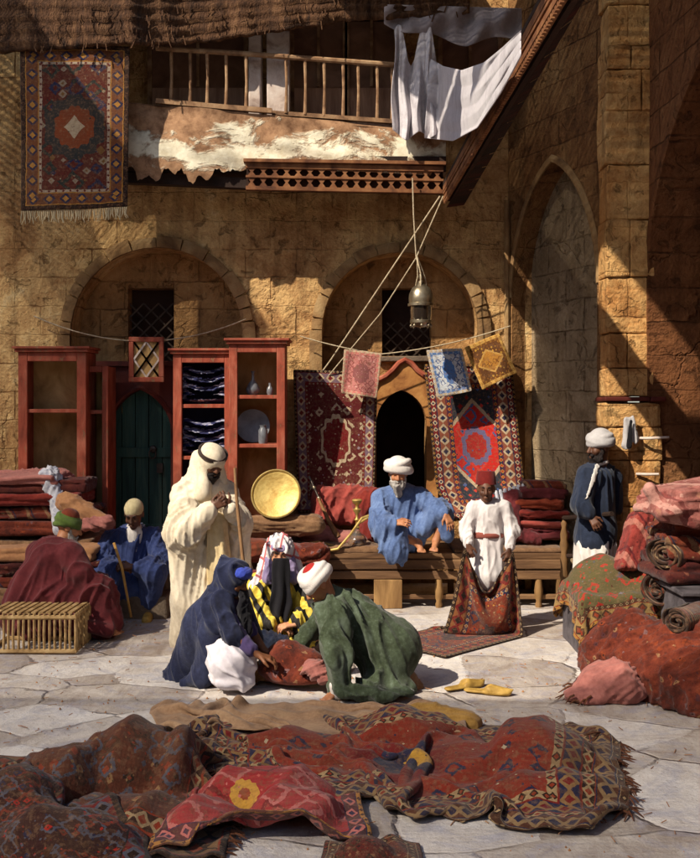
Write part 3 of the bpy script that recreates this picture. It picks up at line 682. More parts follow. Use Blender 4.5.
for pts in (LA, RA):
    mb = MB(); rs = random.Random(len(pts)); k = 0
    while k < len(pts)-1:
        n_ = rs.choice((1, 2, 2)) if 1 < k < len(pts)-3 else 1; sub = [np.array(q_) for q_ in pts[k:k+n_+1]]; d0, d1 = unit(sub[1]-sub[0]), unit(sub[-1]-sub[-2]); sub[0] = sub[0]+d0*.004; sub[-1] = sub[-1]-d1*.004
        ring(mb, sub, .115+rs.uniform(-.012, .016), YW-.055+rs.uniform(-.012, .012), YW+.02); k += n_
    mb.obj('arch_moulding', M['mould'], wall, angle=50)
def lattice(r, y, zt, parent, n=6, w=.016):
    x0, z0, x1, z1 = r; z1 = z0+(z1-z0)*zt; mb = MB(); W, Hh = x1-x0, z1-z0; p = W/n*1.6
    def clip(ax, az, bx, bz):
        t0, t1 = 0.0, 1.0
        for a, bb, lo, hi in ((ax, bx, x0, x1), (az, bz, z0, z1)):
            if abs(bb-a) < 1e-9: continue
            u, q = sorted(((lo-a)/(bb-a), (hi-a)/(bb-a))); t0, t1 = max(t0, u), min(t1, q)
        return None if t1 <= t0+.02 else ((ax+(bx-ax)*t0, az+(bz-az)*t0), (ax+(bx-ax)*t1, az+(bz-az)*t1))
    k = x0-Hh
    while k < x1+Hh:
        for s, yy in ((1, y), (-1, y+w*.9)):
            c = clip(k, z0 if s > 0 else z1, k+Hh, z1 if s > 0 else z0)
            if c: mb.bar((c[0][0], yy, c[0][1]), (c[1][0], yy, c[1][1]), w, w, (0, 1, 0))
        k += p
    return mb.obj('lattice', M['iron'], parent, smooth=False)
for r, zt, n in ((wl, .8, 5), (wr, .5, 6)):
    x0, z0, x1, z1 = r
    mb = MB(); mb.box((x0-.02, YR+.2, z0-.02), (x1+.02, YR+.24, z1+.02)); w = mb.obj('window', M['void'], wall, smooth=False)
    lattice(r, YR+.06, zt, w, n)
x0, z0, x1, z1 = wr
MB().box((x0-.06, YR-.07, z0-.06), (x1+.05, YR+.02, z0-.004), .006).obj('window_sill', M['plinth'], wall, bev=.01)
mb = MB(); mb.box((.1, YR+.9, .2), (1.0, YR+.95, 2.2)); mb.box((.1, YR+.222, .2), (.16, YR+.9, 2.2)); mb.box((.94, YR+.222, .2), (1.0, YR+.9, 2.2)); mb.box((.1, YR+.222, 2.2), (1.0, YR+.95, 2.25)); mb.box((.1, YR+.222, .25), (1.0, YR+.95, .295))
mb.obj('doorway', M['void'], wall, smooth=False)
# ogee door surround in the right arch
y = YR-.1
def og(pl, d): return [(P(a, 0, d)[0], P(0, b, d)[2]) for a, b in pl]
outer = og([(369, 545), (369, 392), (376, 381), (386, 376), (393, 370), (399, 363), (405, 360), (411, 363), (417, 370), (425, 376), (434, 380), (438, 390), (438, 545)], y)
mb = MB(); pierced(mb, outer, [DOOR], back(y), .1)
n = len(outer); mb.add([V(a, y, z) for a, z in outer]+[V(a, YR-.002, z) for a, z in outer], [(i, (i+1) % n, (i+1) % n+n, i+n) for i in range(n)])
ds = mb.obj('door_surround', M['paleframe'], wall, smooth=False, label='orange ogee-topped surround of the small dark doorway')
mb = MB(); mb.tube([V(a, y-.012, z) for a, z in outer[1:-1]], .03, 8); mb.obj('ogee_trim', M['orange'], ds)
# dark red case with the green door in the left arch
dc0, dc1 = P(94, 0, 10.4)[0], P(178, 0, 10.4)[0]; zt = P(0, 366, 10.4)[2]
GD = arch_pts(P(140, 0, 10.4)[0], .325, P(0, 430, 10.4)[2], .42, -.04, 16, .35)
mb = MB(); pierced(mb, [(dc0, -.04), (dc0, zt), (dc1, zt), (dc1, -.04)], [GD], back(10.4), .14)
mb.add([V(dc0, 10.4, zt), V(dc1, 10.4, zt), V(dc1, YR-.01, zt), V(dc0, YR-.01, zt)], [(0, 1, 2, 3)]); mb.add([V(dc1, 10.4, 0), V(dc1, YR-.01, 0), V(dc1, YR-.01, zt), V(dc1, 10.4, zt)], [(0, 1, 2, 3)])
mb.box((dc0-.03, 10.36, zt), (dc1+.03, YR-.01, zt+.05))
dcase = thing('door_case', 'dark red panelled door case with pointed green door in the left arch', 'door case', (P(140, 0, 10.4)[0], 10.4, 0))
mb.obj('case_panel', M['darkred'], dcase, smooth=False)
mb = MB(); ring(mb, GD, .05, 10.365, 10.41); mb.obj('arch_trim', M['darkred'], dcase, angle=50)
mb = MB(); xs = np.linspace(GD[0][0]-.03, GD[-1][0]+.03, 6)
for i in range(5): mb.box((xs[i]+.004, 10.50+.003*(i % 2), 0.0), (xs[i+1]-.004, 10.54, 2.2))
dr = mb.obj('door', M['greendoor'], dcase, smooth=False, bev=.004)
mb = MB()
for z in (.55, 1.35): MB().box((xs[0], 10.475, z), (xs[-1], 10.50, z+.1)).obj('ledge', M['greendoor'], dr, smooth=False, bev=.004)
mb = MB(); c = P(153, 449, 10.46); mb.lathe([(0, -.01), (.03, -.01), (.04, 0), (.03, .012), (0, .016)], c, 14, (0, -1, 0)); mb.tube([c+V(.035*math.cos(t), -.03, -.05+.05*math.sin(t)) for t in np.linspace(0, 6.28, 15)], .007, 6)
c = P(160, 468, 10.46); mb.box(c-V(.03, .01, .05), c+V(.03, .03, .05)); mb.obj('handle', M['gunmetal'], dr)

# ---------------------------------------------------------------- right-hand side wall, pier, soffit
A0 = V(1.63, 10.3); A1 = V(2.25, 8.9); tA = unit(A1-A0); nA = V(tA[1], -tA[0])      # nA points away from the courtyard
if nA[0] < 0: nA = -nA
sideat = lambda off: (lambda s, z, d: np.append(A0+tA*s+nA*(d+off), z))
side = thing('niche_wall', 'greyed side wall with one tall pointed blind niche left of the stone pier', 'wall', (1.9, 9.0, 0))
NI = arch_pts(.76, .69, 3.0, 1.24, -.05, 30, .3)
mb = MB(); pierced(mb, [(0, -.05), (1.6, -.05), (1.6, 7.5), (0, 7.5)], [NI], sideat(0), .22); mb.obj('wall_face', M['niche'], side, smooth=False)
mb = MB(); pierced(mb, [(-.1, -.05), (1.6, -.05), (1.6, 4.6), (-.1, 4.6)], [], sideat(.22), .1); mb.obj('niche_back', M['nicheback'], side, smooth=False)
mb = MB(); ring(mb, NI[2:-2], .07, -.025, .01, sideat(0)); mb.obj('niche_moulding', M['mould'], side, angle=50)
mb = MB(); mb.tube([V(1.61, 10.26, .5), V(1.61, 10.26, 4.0)], .03, 8); mb.obj('corner_bead', M['mould'], side)
# rough stone pier
pier = thing('stone_pier', 'tall rough ochre stone pier catching the sun beside the niche', 'pier', (2.42, 8.75, 0))
def courses(mb, x0, x1, y0, y1, z0, z1, hmin, hmax, jit, split=2):
    z = z0
    while z < z1-.02:
        h = min(random.uniform(hmin, hmax), z1-z); k = random.choice(range(1, split+1)); cs = [x0]+sorted(random.uniform(x0+.1*(x1-x0), x1-.1*(x1-x0)) for _ in range(k-1))+[x1]
        for a, c in zip(cs, cs[1:]):
            j = [random.uniform(-jit, jit) for _ in range(4)]
            mb.box((a+.003+(j[0] if a == x0 else 0), y0+j[2], z+.003), (c-.003+(j[1] if c == x1 else 0), y1, z+h-.003), .004)
        z += h
mb = MB(); courses(mb, 2.21, 2.62, 8.6, 8.9, 1.98, 7.4, .2, .5, .014, 2); courses(mb, 2.20, 2.68, 8.56, 8.9, -.02, 1.93, .2, .42, .018, 2)
o = mb.obj('shaft', M['pier'], pier, smooth=False); bevel(o, .014, 2); subsurf(o, 2); o.modifiers[-1].subdivision_type = 'SIMPLE'
tx = bpy.data.textures.new('stone_relief', 'CLOUDS'); tx.noise_scale = .09; tx.noise_depth = 4
dm = o.modifiers.new('relief', 'DISPLACE'); dm.texture = tx; dm.strength = .03; dm.mid_level = .5; dm.texture_coords = 'LOCAL'
mb = MB(); courses(mb, 2.18, 2.70, 8.54, 8.9, 1.935, 1.978, .05, .06, .006, 2); o = mb.obj('string_course', M['darkred'], pier, smooth=False, bev=.01)
mb = MB()
a = P(642, 438, 8.55); mb.tube([a+V(-.06, .0, .0), a+V(.02, -.07, .0), a+V(.2, -.1, .01)], [.012, .013, .01], 8); mb.obj('wooden_peg', M['whitepost'], pier); mb = MB()
a = P(642, 474, 8.55); mb.tube([a+V(-.05, .0, 0), a+V(.02, -.04, .0), a+V(.12, -.08, .005)], [.012, .013, .01], 8)
mb.obj('wooden_peg', M['whitepost'], pier)
# near side wall with its big dark arch
B0, B1 = V(2.56, 8.85), V(2.95, 2.6); tB = unit(B1-B0); nB = V(-tB[1], tB[0])
if nB[0] < 0: nB = -nB
nearat = lambda off: (lambda s, z, d: np.append(B0+tB*s+nB*(d+off), z))
near = thing('arcade_wall', 'brown shaded wall with a deep dark arch at the right edge', 'wall', (2.5, 5.5, 0))
BA = arch_pts(1.85, 1.6, 2.9, 1.75, -.05, 26, .2)
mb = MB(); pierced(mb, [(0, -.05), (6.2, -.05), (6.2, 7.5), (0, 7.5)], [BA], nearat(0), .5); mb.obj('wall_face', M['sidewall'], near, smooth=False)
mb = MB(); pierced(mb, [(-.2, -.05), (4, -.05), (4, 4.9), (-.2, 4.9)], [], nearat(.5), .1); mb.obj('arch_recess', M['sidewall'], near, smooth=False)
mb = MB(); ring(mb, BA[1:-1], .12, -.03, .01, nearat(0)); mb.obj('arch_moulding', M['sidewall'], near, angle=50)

# ---------------------------------------------------------------- gallery over the back wall
gal = thing('balcony', 'old timber balcony with peeling plaster edge and slim railing above the arches', 'balcony', (-.3, 9.9, 3.9))
def edge_pts(pl, d0, d1, x0=130, x1=442): return [P(x, yy, d0+(d1-d0)*(x-x0)/(x1-x0)) for x, yy in pl]
nx, ny = 150, 30
A = np.zeros((ny, nx, 3))
for i in range(nx):
    x = 118+(446-118)*i/(nx-1)
    d = 9.58+.14*(x-130)/312
    top = np.interp(x, [118, 200, 250, 330, 446], [100, 108, 113, 120, 133]); bot = np.interp(x, [118, 250, 446], [164, 167, 176])
    if x < 250: bot += (9+5*math.sin(x*.13+1)+4*math.sin(x*.37)+3*max(math.sin(x*1.3+2*math.sin(x*.21)), 0)**6+3*max(math.sin(x*.51+2+1.5*math.sin(x*.17)), 0)**14)*min(1, (250-x)/40)
    for j in range(ny):
        A[j, i] = P(x, top+(bot-top)*j/(ny-1), d)
q = A.reshape(-1, 3); A[..., 1] += (.02*wav(q, 7, 3)+.012*wav(q, 22, 5)).reshape(ny, nx)
mb = MB(); mb.grid(A); mb.obj('plaster_edge', M['peel'], gal, angle=None)
solid(bpy.context.scene.collection.objects[-1], .03, 1) if False else None
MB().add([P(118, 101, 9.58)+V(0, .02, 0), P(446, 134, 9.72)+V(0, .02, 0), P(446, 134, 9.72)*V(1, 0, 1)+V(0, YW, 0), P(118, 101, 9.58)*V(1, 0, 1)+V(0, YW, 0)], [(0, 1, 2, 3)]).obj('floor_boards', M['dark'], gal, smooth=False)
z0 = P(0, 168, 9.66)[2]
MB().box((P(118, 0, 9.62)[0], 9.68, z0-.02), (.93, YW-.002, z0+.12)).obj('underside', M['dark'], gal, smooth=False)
# cut-wood cornice
def cornice(mb, a, b_, h, n, nrm, board=True):
    a, b_ = np.asarray(a, float), np.asarray(b_, float); up = V(0, 0, 1); d = (b_-a)/n; nrm = unit(nrm)
    for zz, t in ((0, .035), (h*.5-.012, .02), (h-.05, .05)):
        mb.bar(a+up*(zz+t/2)+nrm*.01, b_+up*(zz+t/2)+nrm*.01, .05, t)
    for i in range(n):
        for r in (0, 1):
            zl, zh = (.035, h*.5-.012) if r == 0 else (h*.5+.008, h-.05)
            c = a+d*(i+.5)+up*(zl+zh)/2; w = np.linalg.norm(d)*.36; hh = (zh-zl)/2; e = unit(d)
            pts = [c-e*w-up*hh, c+e*w-up*hh, c+e*w*.25, c+e*w+up*hh, c-e*w+up*hh, c-e*w*.25]
            mb.add([p+nrm*.022 for p in pts]+[p-nrm*.0 for p in pts], [(0, 1, 2, 3, 4, 5)]+[(k, k+6, (k+1) % 6+6, (k+1) % 6) for k in range(6)])
    return mb
ca, cb = P(246, 190, 9.62), P(443, 200, 9.70); zc = ca[2]; cb[2] = zc-.02; ca[2] = zc-.0
mb = MB(); cornice(mb, ca, cb, .26, 17, (0, -1, 0)); mb.obj('cornice', M['lattwood'], gal, smooth=False)
MB().bar(ca+V(0, .05, .13), cb+V(0, .05, .13), .04, .25).obj('cornice_board', M['void'], gal, smooth=False)
MB().bar(ca+V(-.02, -.02, .275), cb+V(.02, -.02, .285), .1, .03).obj('cornice_cap', M['lattwood'], gal, smooth=False)
MB().bar(P(118, 178, 9.75), P(250, 184, 9.75), .1, .1).obj('edge_beam', M['dark'], gal, smooth=False)
# railing
tr = edge_pts([(156, 48), (250, 54), (330, 60), (398, 65)], 9.62, 9.74); br = edge_pts([(156, 101), (210, 106), (272, 111)], 9.62, 9.66); br2 = edge_pts([(272, 113), (398, 122)], 9.68, 9.74)
mb = MB(); mb.tube(tr, .026, 8); rl = mb.obj('handrail', M['railwood'], gal)
mb = MB(); [mb.bar(a, c, .05, .045) for a, c in zip(br, br[1:])]; mb.obj('bottom_rail', M['railwood'], gal, smooth=False)
mb = MB(); mb.bar(br2[0], br2[1], .05, .04); mb.obj('bottom_rail', M['railwood'], gal, smooth=False)
for px in (171, 190, 207, 226, 246, 286, 305, 324, 343, 358, 377, 392):
    d = 9.62+.12*(px-130)/268; yt = np.interp(px, [156, 250, 330, 398], [48, 54, 60, 65]); yb = np.interp(px, [156, 272, 398], [102, 112, 122])
    mb = MB(); mb.tube([P(px, yt, d), P(px+.6, (yt+yb)/2, d), P(px, yb, d)], [.018, .014, .019], 7); mb.obj('baluster', M['railwood'], gal)
for a, c, nm in ((249, 262, 0), (267, 290, 1)):
    x0, x1 = P(a, 0, 9.86)[0], P(c, 0, 9.86)[0]
    MB().box((x0, 9.8, P(0, 120, 9.86)[2]), (x1, 9.8+.12, P(0, 14, 9.86)[2]), .006).obj('post', M['whitepost'], gal, bev=.012, smooth=False)
for a, c in ((150, 246), (292, 345), (347, 396), (440, 500)):
    x0, zz0, x1, zz1 = pxr(a, c, 20, 135, 10.2)
    zm = zz0+(zz1-zz0)*.42
    w = MB().box((x0, 10.24, zm), (x1, YW-.002, zz1)).obj('window', M['galdark'], gal, smooth=False)
    MB().box((x0, 10.2, zz0), (x1, YW-.002, zm-.01)).obj('shutter', M['shutter'], w, smooth=False)
    mb = MB(); mb.bar((x0, 10.2, zz0), (x0, 10.2, zz1), .045); mb.bar((x1, 10.2, zz0), (x1, 10.2, zz1), .045); mb.bar(((x0+x1)/2, 10.2, zm), ((x0+x1)/2, 10.2, zz1), .03); mb.obj('window_frame', M['railwood'], w, smooth=False)
# frayed matting eave
eave = thing('matting_eave', 'ragged brown matting eave hanging over the balcony and the dark hanging carpet', 'eave', (-1.2, 9.6, 5.3))
nx, ny = 170, 24; A = np.zeros((ny, nx, 3))
for i in range(nx):
    x = -40+(470+40)*i/(nx-1); bot = np.interp(x, [-40, 60, 130, 200, 260, 340, 470], [54, 52, 49, 44, 34, 25, 16])-3+1.2*math.sin(x*.31)*math.sin(x*.13+1)
    d = np.interp(x, [-40, 130, 200, 470], [9.25, 9.3, 9.52, 9.56])
    for j in range(ny): A[j, i] = P(x, bot+(-45-bot)*j/(ny-1), d+.02*math.sin(x*.17+j*.2)+.015*math.sin(j*2.1+x*.02))
q = A.reshape(-1, 3); A[..., 1] += (.009*wav(q*V(1, 1, .25), 30, 8)+.02*wav(q, 6, 9)).reshape(ny, nx)
mb = MB()
for k in range(150):
    x = random.uniform(-40, 468); i = min(int((x+40)/510*(nx-1)), nx-2); r0 = random.randint(0, 9); a = A[r0, i]+V(random.uniform(-.01, .01), -.03, 0); ll = random.uniform(.03, .07); w = random.uniform(.004, .012); lean = random.uniform(-.03, .03)
    mb.bar(a+V(0, 0, .02), a+V(lean, -.015*random.random(), -ll), w, .006, (0, 1, 0))
mb.obj('fringe', M['thatch'], eave, smooth=False)['kind'] = 'stuff'
mb = MB(); mb.grid(A); o = mb.obj('matting', M['thatch'], eave, angle=None); solid(o, .04, -1)
t = A[-1]
mb = MB(); mb.add(list(t)+[V(p[0], YW-.01, p[2]+.25) for p in t], [(i, i+1, i+1+nx, i+nx) for i in range(nx-1)]); mb.obj('roof_boards', M['dark'], eave, smooth=False)
for k in range(6): MB().tube([P(-30+k*92, 12-k*2, 9.7)+V(0, -.05, 0), P(-30+k*92, 2-k*2, 10.28)], .05, 8).obj('rafter_end', M['dark'], eave)
# ---------------------------------------------------------------- right-hand gallery edge running towards us
sg = thing('side_gallery', 'dark overhanging side gallery with cut wood fascia running forward on the right', 'gallery', (1.2, 6.5, 3.8))
f0, f1 = V(.935, 9.7, 3.88), V(1.0, 4.2, 3.8)
mb = MB(); cornice(mb, f0, f1, .14, 60, (-1, 0, 0)); [mb.bar(f0+(f1-f0)*k/110+V(-.02, 0, -.03), f0+(f1-f0)*k/110+V(-.02, 0, .0), .022, .03) for k in range(1, 110)]
mb.obj('fascia', M['lattwood'], sg, smooth=False)
MB().bar(f0+V(.05, 0, .07), f1+V(.05, 0, .07), .03, .14).obj('fascia_board', M['void'], sg, smooth=False)
MB().bar(f0+V(-.0, 0, .16), f1+V(-.0, 0, .16), .07, .03).obj('fascia_cap', M['dark'], sg, smooth=False)
mb = MB(); S0, S1 = [], []
for i in range(13):
    t = i/12; a = f0+(f1-f0)*t; a = a+V(.03, .3 if i == 0 else 0, -.004); Y = a[1]; S0.append(a); S1.append(V(1.14, Y, 3.9))
for i in range(12): mb.add([S0[i], S1[i], S1[i+1]+V(0, .02, 0), S0[i+1]+V(0, .02, 0)], [(0, 1, 2, 3)]); mb.add([S0[i]+V(0, 0, .06), S1[i]+V(0, 0, .06), S1[i+1]+V(0, .02, .06), S0[i+1]+V(0, .02, .06)], [(0, 1, 2, 3)])
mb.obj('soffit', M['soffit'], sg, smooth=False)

# ---------------------------------------------------------------- out of view: slats added to shape the patch of sun, then courtyard walls
mb = MB(); ZR = 7.0
def sun_slats(mb, x0, x1, y0, y1, pitch, w, along):
    """slats added overhead, out of view, so that only part of the sun comes through"""
    lo, hi = (y0, y1) if along == 'x' else (x0, x1); k = lo
    while k < hi:
        j = random.uniform(-.06, .06)*pitch; ww = w*random.uniform(.96, 1.04)
        if along == 'x': mb.box((x0, k+j, ZR), (x1, k+j+ww, ZR+.003))
        else: mb.box((k+j, y0, ZR-.06), (k+j+ww, y1, ZR-.057))
        k += pitch
sun_slats(mb, -11.0, 3.0, -4.0, 1.3, .04, .0225, 'x')
sun_slats(mb, -11.0, -6.75, 1.3, 5.7, .04, .016, 'y')
sun_slats(mb, -1.6, 3.2, 2.6, 4.75, .021, .0178, 'x'); sun_slats(mb, -.85, 3.2, 4.75, 6.05, .021, .0178, 'x'); sun_slats(mb, -1.15, 3.2, 6.05, 9.4, .021, .0178, 'x')
def flap(a0, a1, c0, c1, n, w, z):  # fan of unseen slats, added to block chosen sun rays
    for k in range(n):
        t_ = k/(n-1); a = np.array(a0)*(1-t_)+np.array(a1)*t_; c_ = np.array(c0)*(1-t_)+np.array(c1)*t_
        mb.bar((a[0], a[1], z), (c_[0], c_[1], z), w, .003)
flap((-3.4, 5.25), (-1.2, 7.5), (-2.95, 4.25), (-1.2, 5.7), 120, .0155, ZR-.03)       # slanting slats added to keep direct sun off the side niche
flap((-11, 5.7), (-11, 10.6), (-6.6, 5.7), (-6.6, 10.6), 170, .017, ZR-.02)
flap((-6.6, 5.7), (-6.6, 10.6), (-6.55, 5.75), (-3.7, 10.6), 170, .021, ZR-.04)
flap((-6.55, 5.72), (-5.6, 10.6), (-4.3, 7.15), (-3.7, 10.6), 120, .019, ZR-.06)
struct(mb.obj('added_sun_screen', M['thatch'], smooth=False))  # unseen overhead screen, added only for the shade it casts
mb = MB(); mb.box((-11.3, -8, -.1), (-11, 12, ZR-.2)); mb.box((-11, -8.3, -.1), (8, -8, ZR-.2)); struct(mb.obj('surrounding_wall', M['wall'], smooth=False))
# ================================================================ THINGS: furniture and wares
def wob_rows(nx, ny, fn): return np.array([[fn(i/(nx-1), j/(ny-1)) for i in range(nx)] for j in range(ny)], float)
def hang(name, label, cat, mat, tl, tr, bl, br, nx=24, ny=30, wv=.02, wf=9, seed=1, th=.012, fringe=None, group=None, curl=0, sub=1):
    A = bil(np.array(tl), np.array(tr), np.array(bl), np.array(br), nx, ny); q = A.reshape(-1, 3)
    vv = np.repeat(np.linspace(0, 1, ny), nx)
    q[:, 1] -= np.abs(wv*wav(q*V(1, 0, .25), wf, seed))*(.3+.7*vv)
    q[:, 2] += .006*wav(q*V(1, 0, .2), 11, seed+4)*(vv > .9)+.004*wav(q, 13, seed+6)
    uv = grid_uv(nx, ny); uv[:, 1] = 1-uv[:, 1]
    if fringe is None:
        o = grid_obj(name, A, mat, None, th, sub, uv=uv); return tag(o, label, cat, group)
    t = thing(name, label, cat, (np.array(bl)+np.array(br))/2, group)
    grid_obj('weave', A, mat, t, th, sub, uv=uv)
    def fr(a, c, n, l, nm='fringe'):
        mb = MB()
        for k in range(n):
            p = a+(c-a)*(k+.5)/n; ll = l*random.uniform(.7, 1.2)
            mb.tube([p, p+V(random.uniform(-.01, .01), -.004, -ll*.6), p+V(random.uniform(-.02, .02), -.01, -ll)], [.007, .006, .003], 4, False)
        o = mb.obj(nm, M['fringe' if fringe != 'dark' else 'darkfringe'], t)
    fr(q.reshape(ny, nx, 3)[-1, 0], q.reshape(ny, nx, 3)[-1, -1], int(np.linalg.norm(np.array(br)-np.array(bl))/.018), .11 if fringe != 'dark' else .05)
    return t

# --- hung rugs
hang('hanging_rug', 'faded dark red rug with pale motifs and cream fringe hung high under the eave', 'rug', M['rug_top'], P(20, 44, 9.33), P(130, 46, 9.36), P(22, 212, 9.33), P(128, 208, 9.36), 34, 50, .03, 6, 4, fringe='pale')
hang('wall_rug', 'dark wine red rug with white star motifs hung left of the small doorway', 'rug', M['rug_left'], P(293, 369, 10.16), P(378, 372, 10.2), P(298, 512, 10.0), P(374, 512, 10.0), 30, 46, .02, 6, 8)
rr = np.zeros((50, 30, 3))                              # scarlet rug: falls to the bench and bows out over it
for j in range(50):
    v = j/49
    for i in range(30):
        u = i/29; x0 = np.interp(v, [0, .75, 1], [424, 436, 452]); x1 = np.interp(v, [0, .8, 1], [512, 526, 520])
        yy = np.interp(v, [0, .78, 1], [364, 492, 522])-6*(1-abs(2*u-1))*(v > .7)*(v-.7)/.3; d = np.interp(v, [0, .7, .9, 1], [10.2, 10.1, 9.98, 9.8])
        rr[j, i] = P(x0+(x1-x0)*u, yy, d-.03*math.sin(u*7+v*3))
uv = grid_uv(30, 50); uv[:, 1] = 1-uv[:, 1]
tag(grid_obj('wall_rug', rr, M['rug_red'], None, .014, 1, uv=uv), 'scarlet rug with ivory border and pointed medallion hung right of the doorway', 'rug')

# --- lines and ropes
def rope(name, label, pts, r=.006, cat='rope', group=None):
    mb = MB(); mb.tube(pts, r, 6); return tag(mb.obj(name, M['rope']), label, cat, group)
def sag(a, b, s, n=16): return [a+(b-a)*i/n-V(0, 0, s*4*(i/n)*(1-i/n)) for i in range(n+1)]
rope('clothes_line', 'thin rope sagging across the left arch and carrying the red lattice panel', sag(P(34, 316, 10.2), P(246, 319, 10.2), .24), .007)
LN = sag(P(300, 336, 10.12), P(382, 354, 10.05), .02, 8)+sag(P(382, 354, 10.05), P(510, 326, 10.0), .04, 10)[1:]
rope('clothes_line', 'thin rope stretched over the small doorway carrying three little mats', LN, .006)
cnr = P(440, 196, 9.55)
rope('guy_rope', 'upper of two pale guy ropes slanting from the balcony corner to the wall', [cnr, P(380, 286, 9.9), P(330, 361, 10.2), P(304, 396, 10.26)], .007)
rope('guy_rope', 'lower pale guy rope slanting from the lantern hook to the wall', [cnr+V(.03, 0, 0), P(416, 258, 9.6), P(380, 314, 9.9), P(340, 362, 10.1), P(312, 396, 10.26)], .006)
# red lattice panel
t = thing('lattice_panel', 'small red framed lattice panel hung on a rope over the green door', 'panel', P(146, 384, 10.15))
x0, z0, x1, z1 = pxr(129, 164, 337, 382, 10.15)
mb = MB(); w = .05
for a, c in (((x0, z0), (x1, z0+w)), ((x0, z1-w), (x1, z1)), ((x0, z0+w), (x0+w, z1-w)), ((x1-w, z0+w), (x1, z1-w))): mb.box((a[0], 10.13, a[1]), (c[0], 10.165, c[1]), .003)
mb.obj('frame', M['orange'], t, smooth=False, bev=.006)
MB().box((x0+.03, 10.155, z0+.03), (x1-.03, 10.168, z1-.03)).obj('panel', M['cabback'], t, smooth=False)
mb = MB(); a0, b0, a1, b1 = x0+w, z0+w, x1-w, z1-w
for s in (0, 1):
    for f in (.0, .5):
        for g in (0, 1):
            pa = (a0+(a1-a0)*f*(1-g), b0+(b1-b0)*f*g); pb = (a1-(a1-a0)*f*g, b1-(b1-b0)*f*(1-g))
            if s: pa, pb = (a0+a1-pa[0], pa[1]), (a0+a1-pb[0], pb[1])
            mb.bar((pa[0], 10.142+.006*s, pa[1]), (pb[0], 10.142+.006*s, pb[1]), .018, .012, (0, 1, 0))
mb.obj('lattice', M['whitepost'], t, smooth=False)
# three mats
hang('small_mat', 'little faded pink mat with cream edge hung on the line', 'mat', M['mat_pink'], P(344, 349, 9.98), P(382, 353, 9.98), P(341, 393, 9.98), P(377, 399, 9.95), 18, 20, .05, 15, 3, .008, group='small mats on the line')
hang('small_mat', 'little white and blue mat hung on the line', 'mat', M['mat_blue'], P(426, 350, 9.94), P(462, 348, 9.94), P(437, 398, 9.92), P(472, 391, 9.92), 18, 20, .05, 15, 5, .008, group='small mats on the line')
hang('small_mat', 'little golden ochre mat hung tilted on the line', 'mat', M['mat_gold'], P(464, 347, 9.9), P(499, 333, 9.9), P(482, 390, 9.88), P(517, 373, 9.88), 18, 20, .05, 15, 7, .01, group='small mats on the line')
# lantern
lc = P(421, 300, 9.55); s = 9.55/1000
t = thing('lantern', 'tarnished silver mosque lantern hung by chains in front of the right arch', 'lantern', lc)
def LT(prof, nm, mat): return MB().lathe([(r*s*1.12, z*s) for r, z in prof], lc, 24).obj(nm, mat, t, angle=40)
LT([(0, 27), (1.5, 26), (2.2, 23), (1.2, 20), (3, 18), (3.4, 16), (8, 12), (10.6, 6), (11, 1), (10.6, -3), (11.8, -3.6), (11.8, -6), (10.4, -6.5)], 'dome', M['silver'])
LT([(9.6, -6.5), (9.8, -12), (9.2, -20)], 'glass', M['lglass'])
mb = MB(); mb.lathe([(r*s, z*s) for r, z in [(9.4, -19.5), (11, -20.5), (11, -23), (8, -25.5), (4, -27), (0, -27.5)]], lc, 24)
for k in range(8):
    t_ = k*math.pi/4; c = lc+V(10*s*math.cos(t_), 10*s*math.sin(t_), -26*s); mb.tube([lc+V(10*s*math.cos(t_), 10*s*math.sin(t_), -6*s), lc+V(10*s*math.cos(t_), 10*s*math.sin(t_), -20*s)], .5*s, 5); mb.lathe([(0, 2.4*s), (1.3*s, 1*s), (1.5*s, 0), (0, -2.2*s)], c, 8)
mb.obj('base', M['silver'], t, angle=40)
mb = MB(); mb.tube([lc+V(0, 0, 26*s), P(416, 256, 9.55), P(413.5, 215, 9.56), P(412.5, 178, 9.58)], .006, 6)
for k in range(3):
    a = k*2.1+.4; mb.tube([lc+V(10*s*math.cos(a), 10*s*math.sin(a), 2*s), lc+V(4*s*math.cos(a), 4*s*math.sin(a), 24*s), lc+V(-4*s, 0, 44*s)], .005, 5)
mb.obj('chain', M['rope'], t)

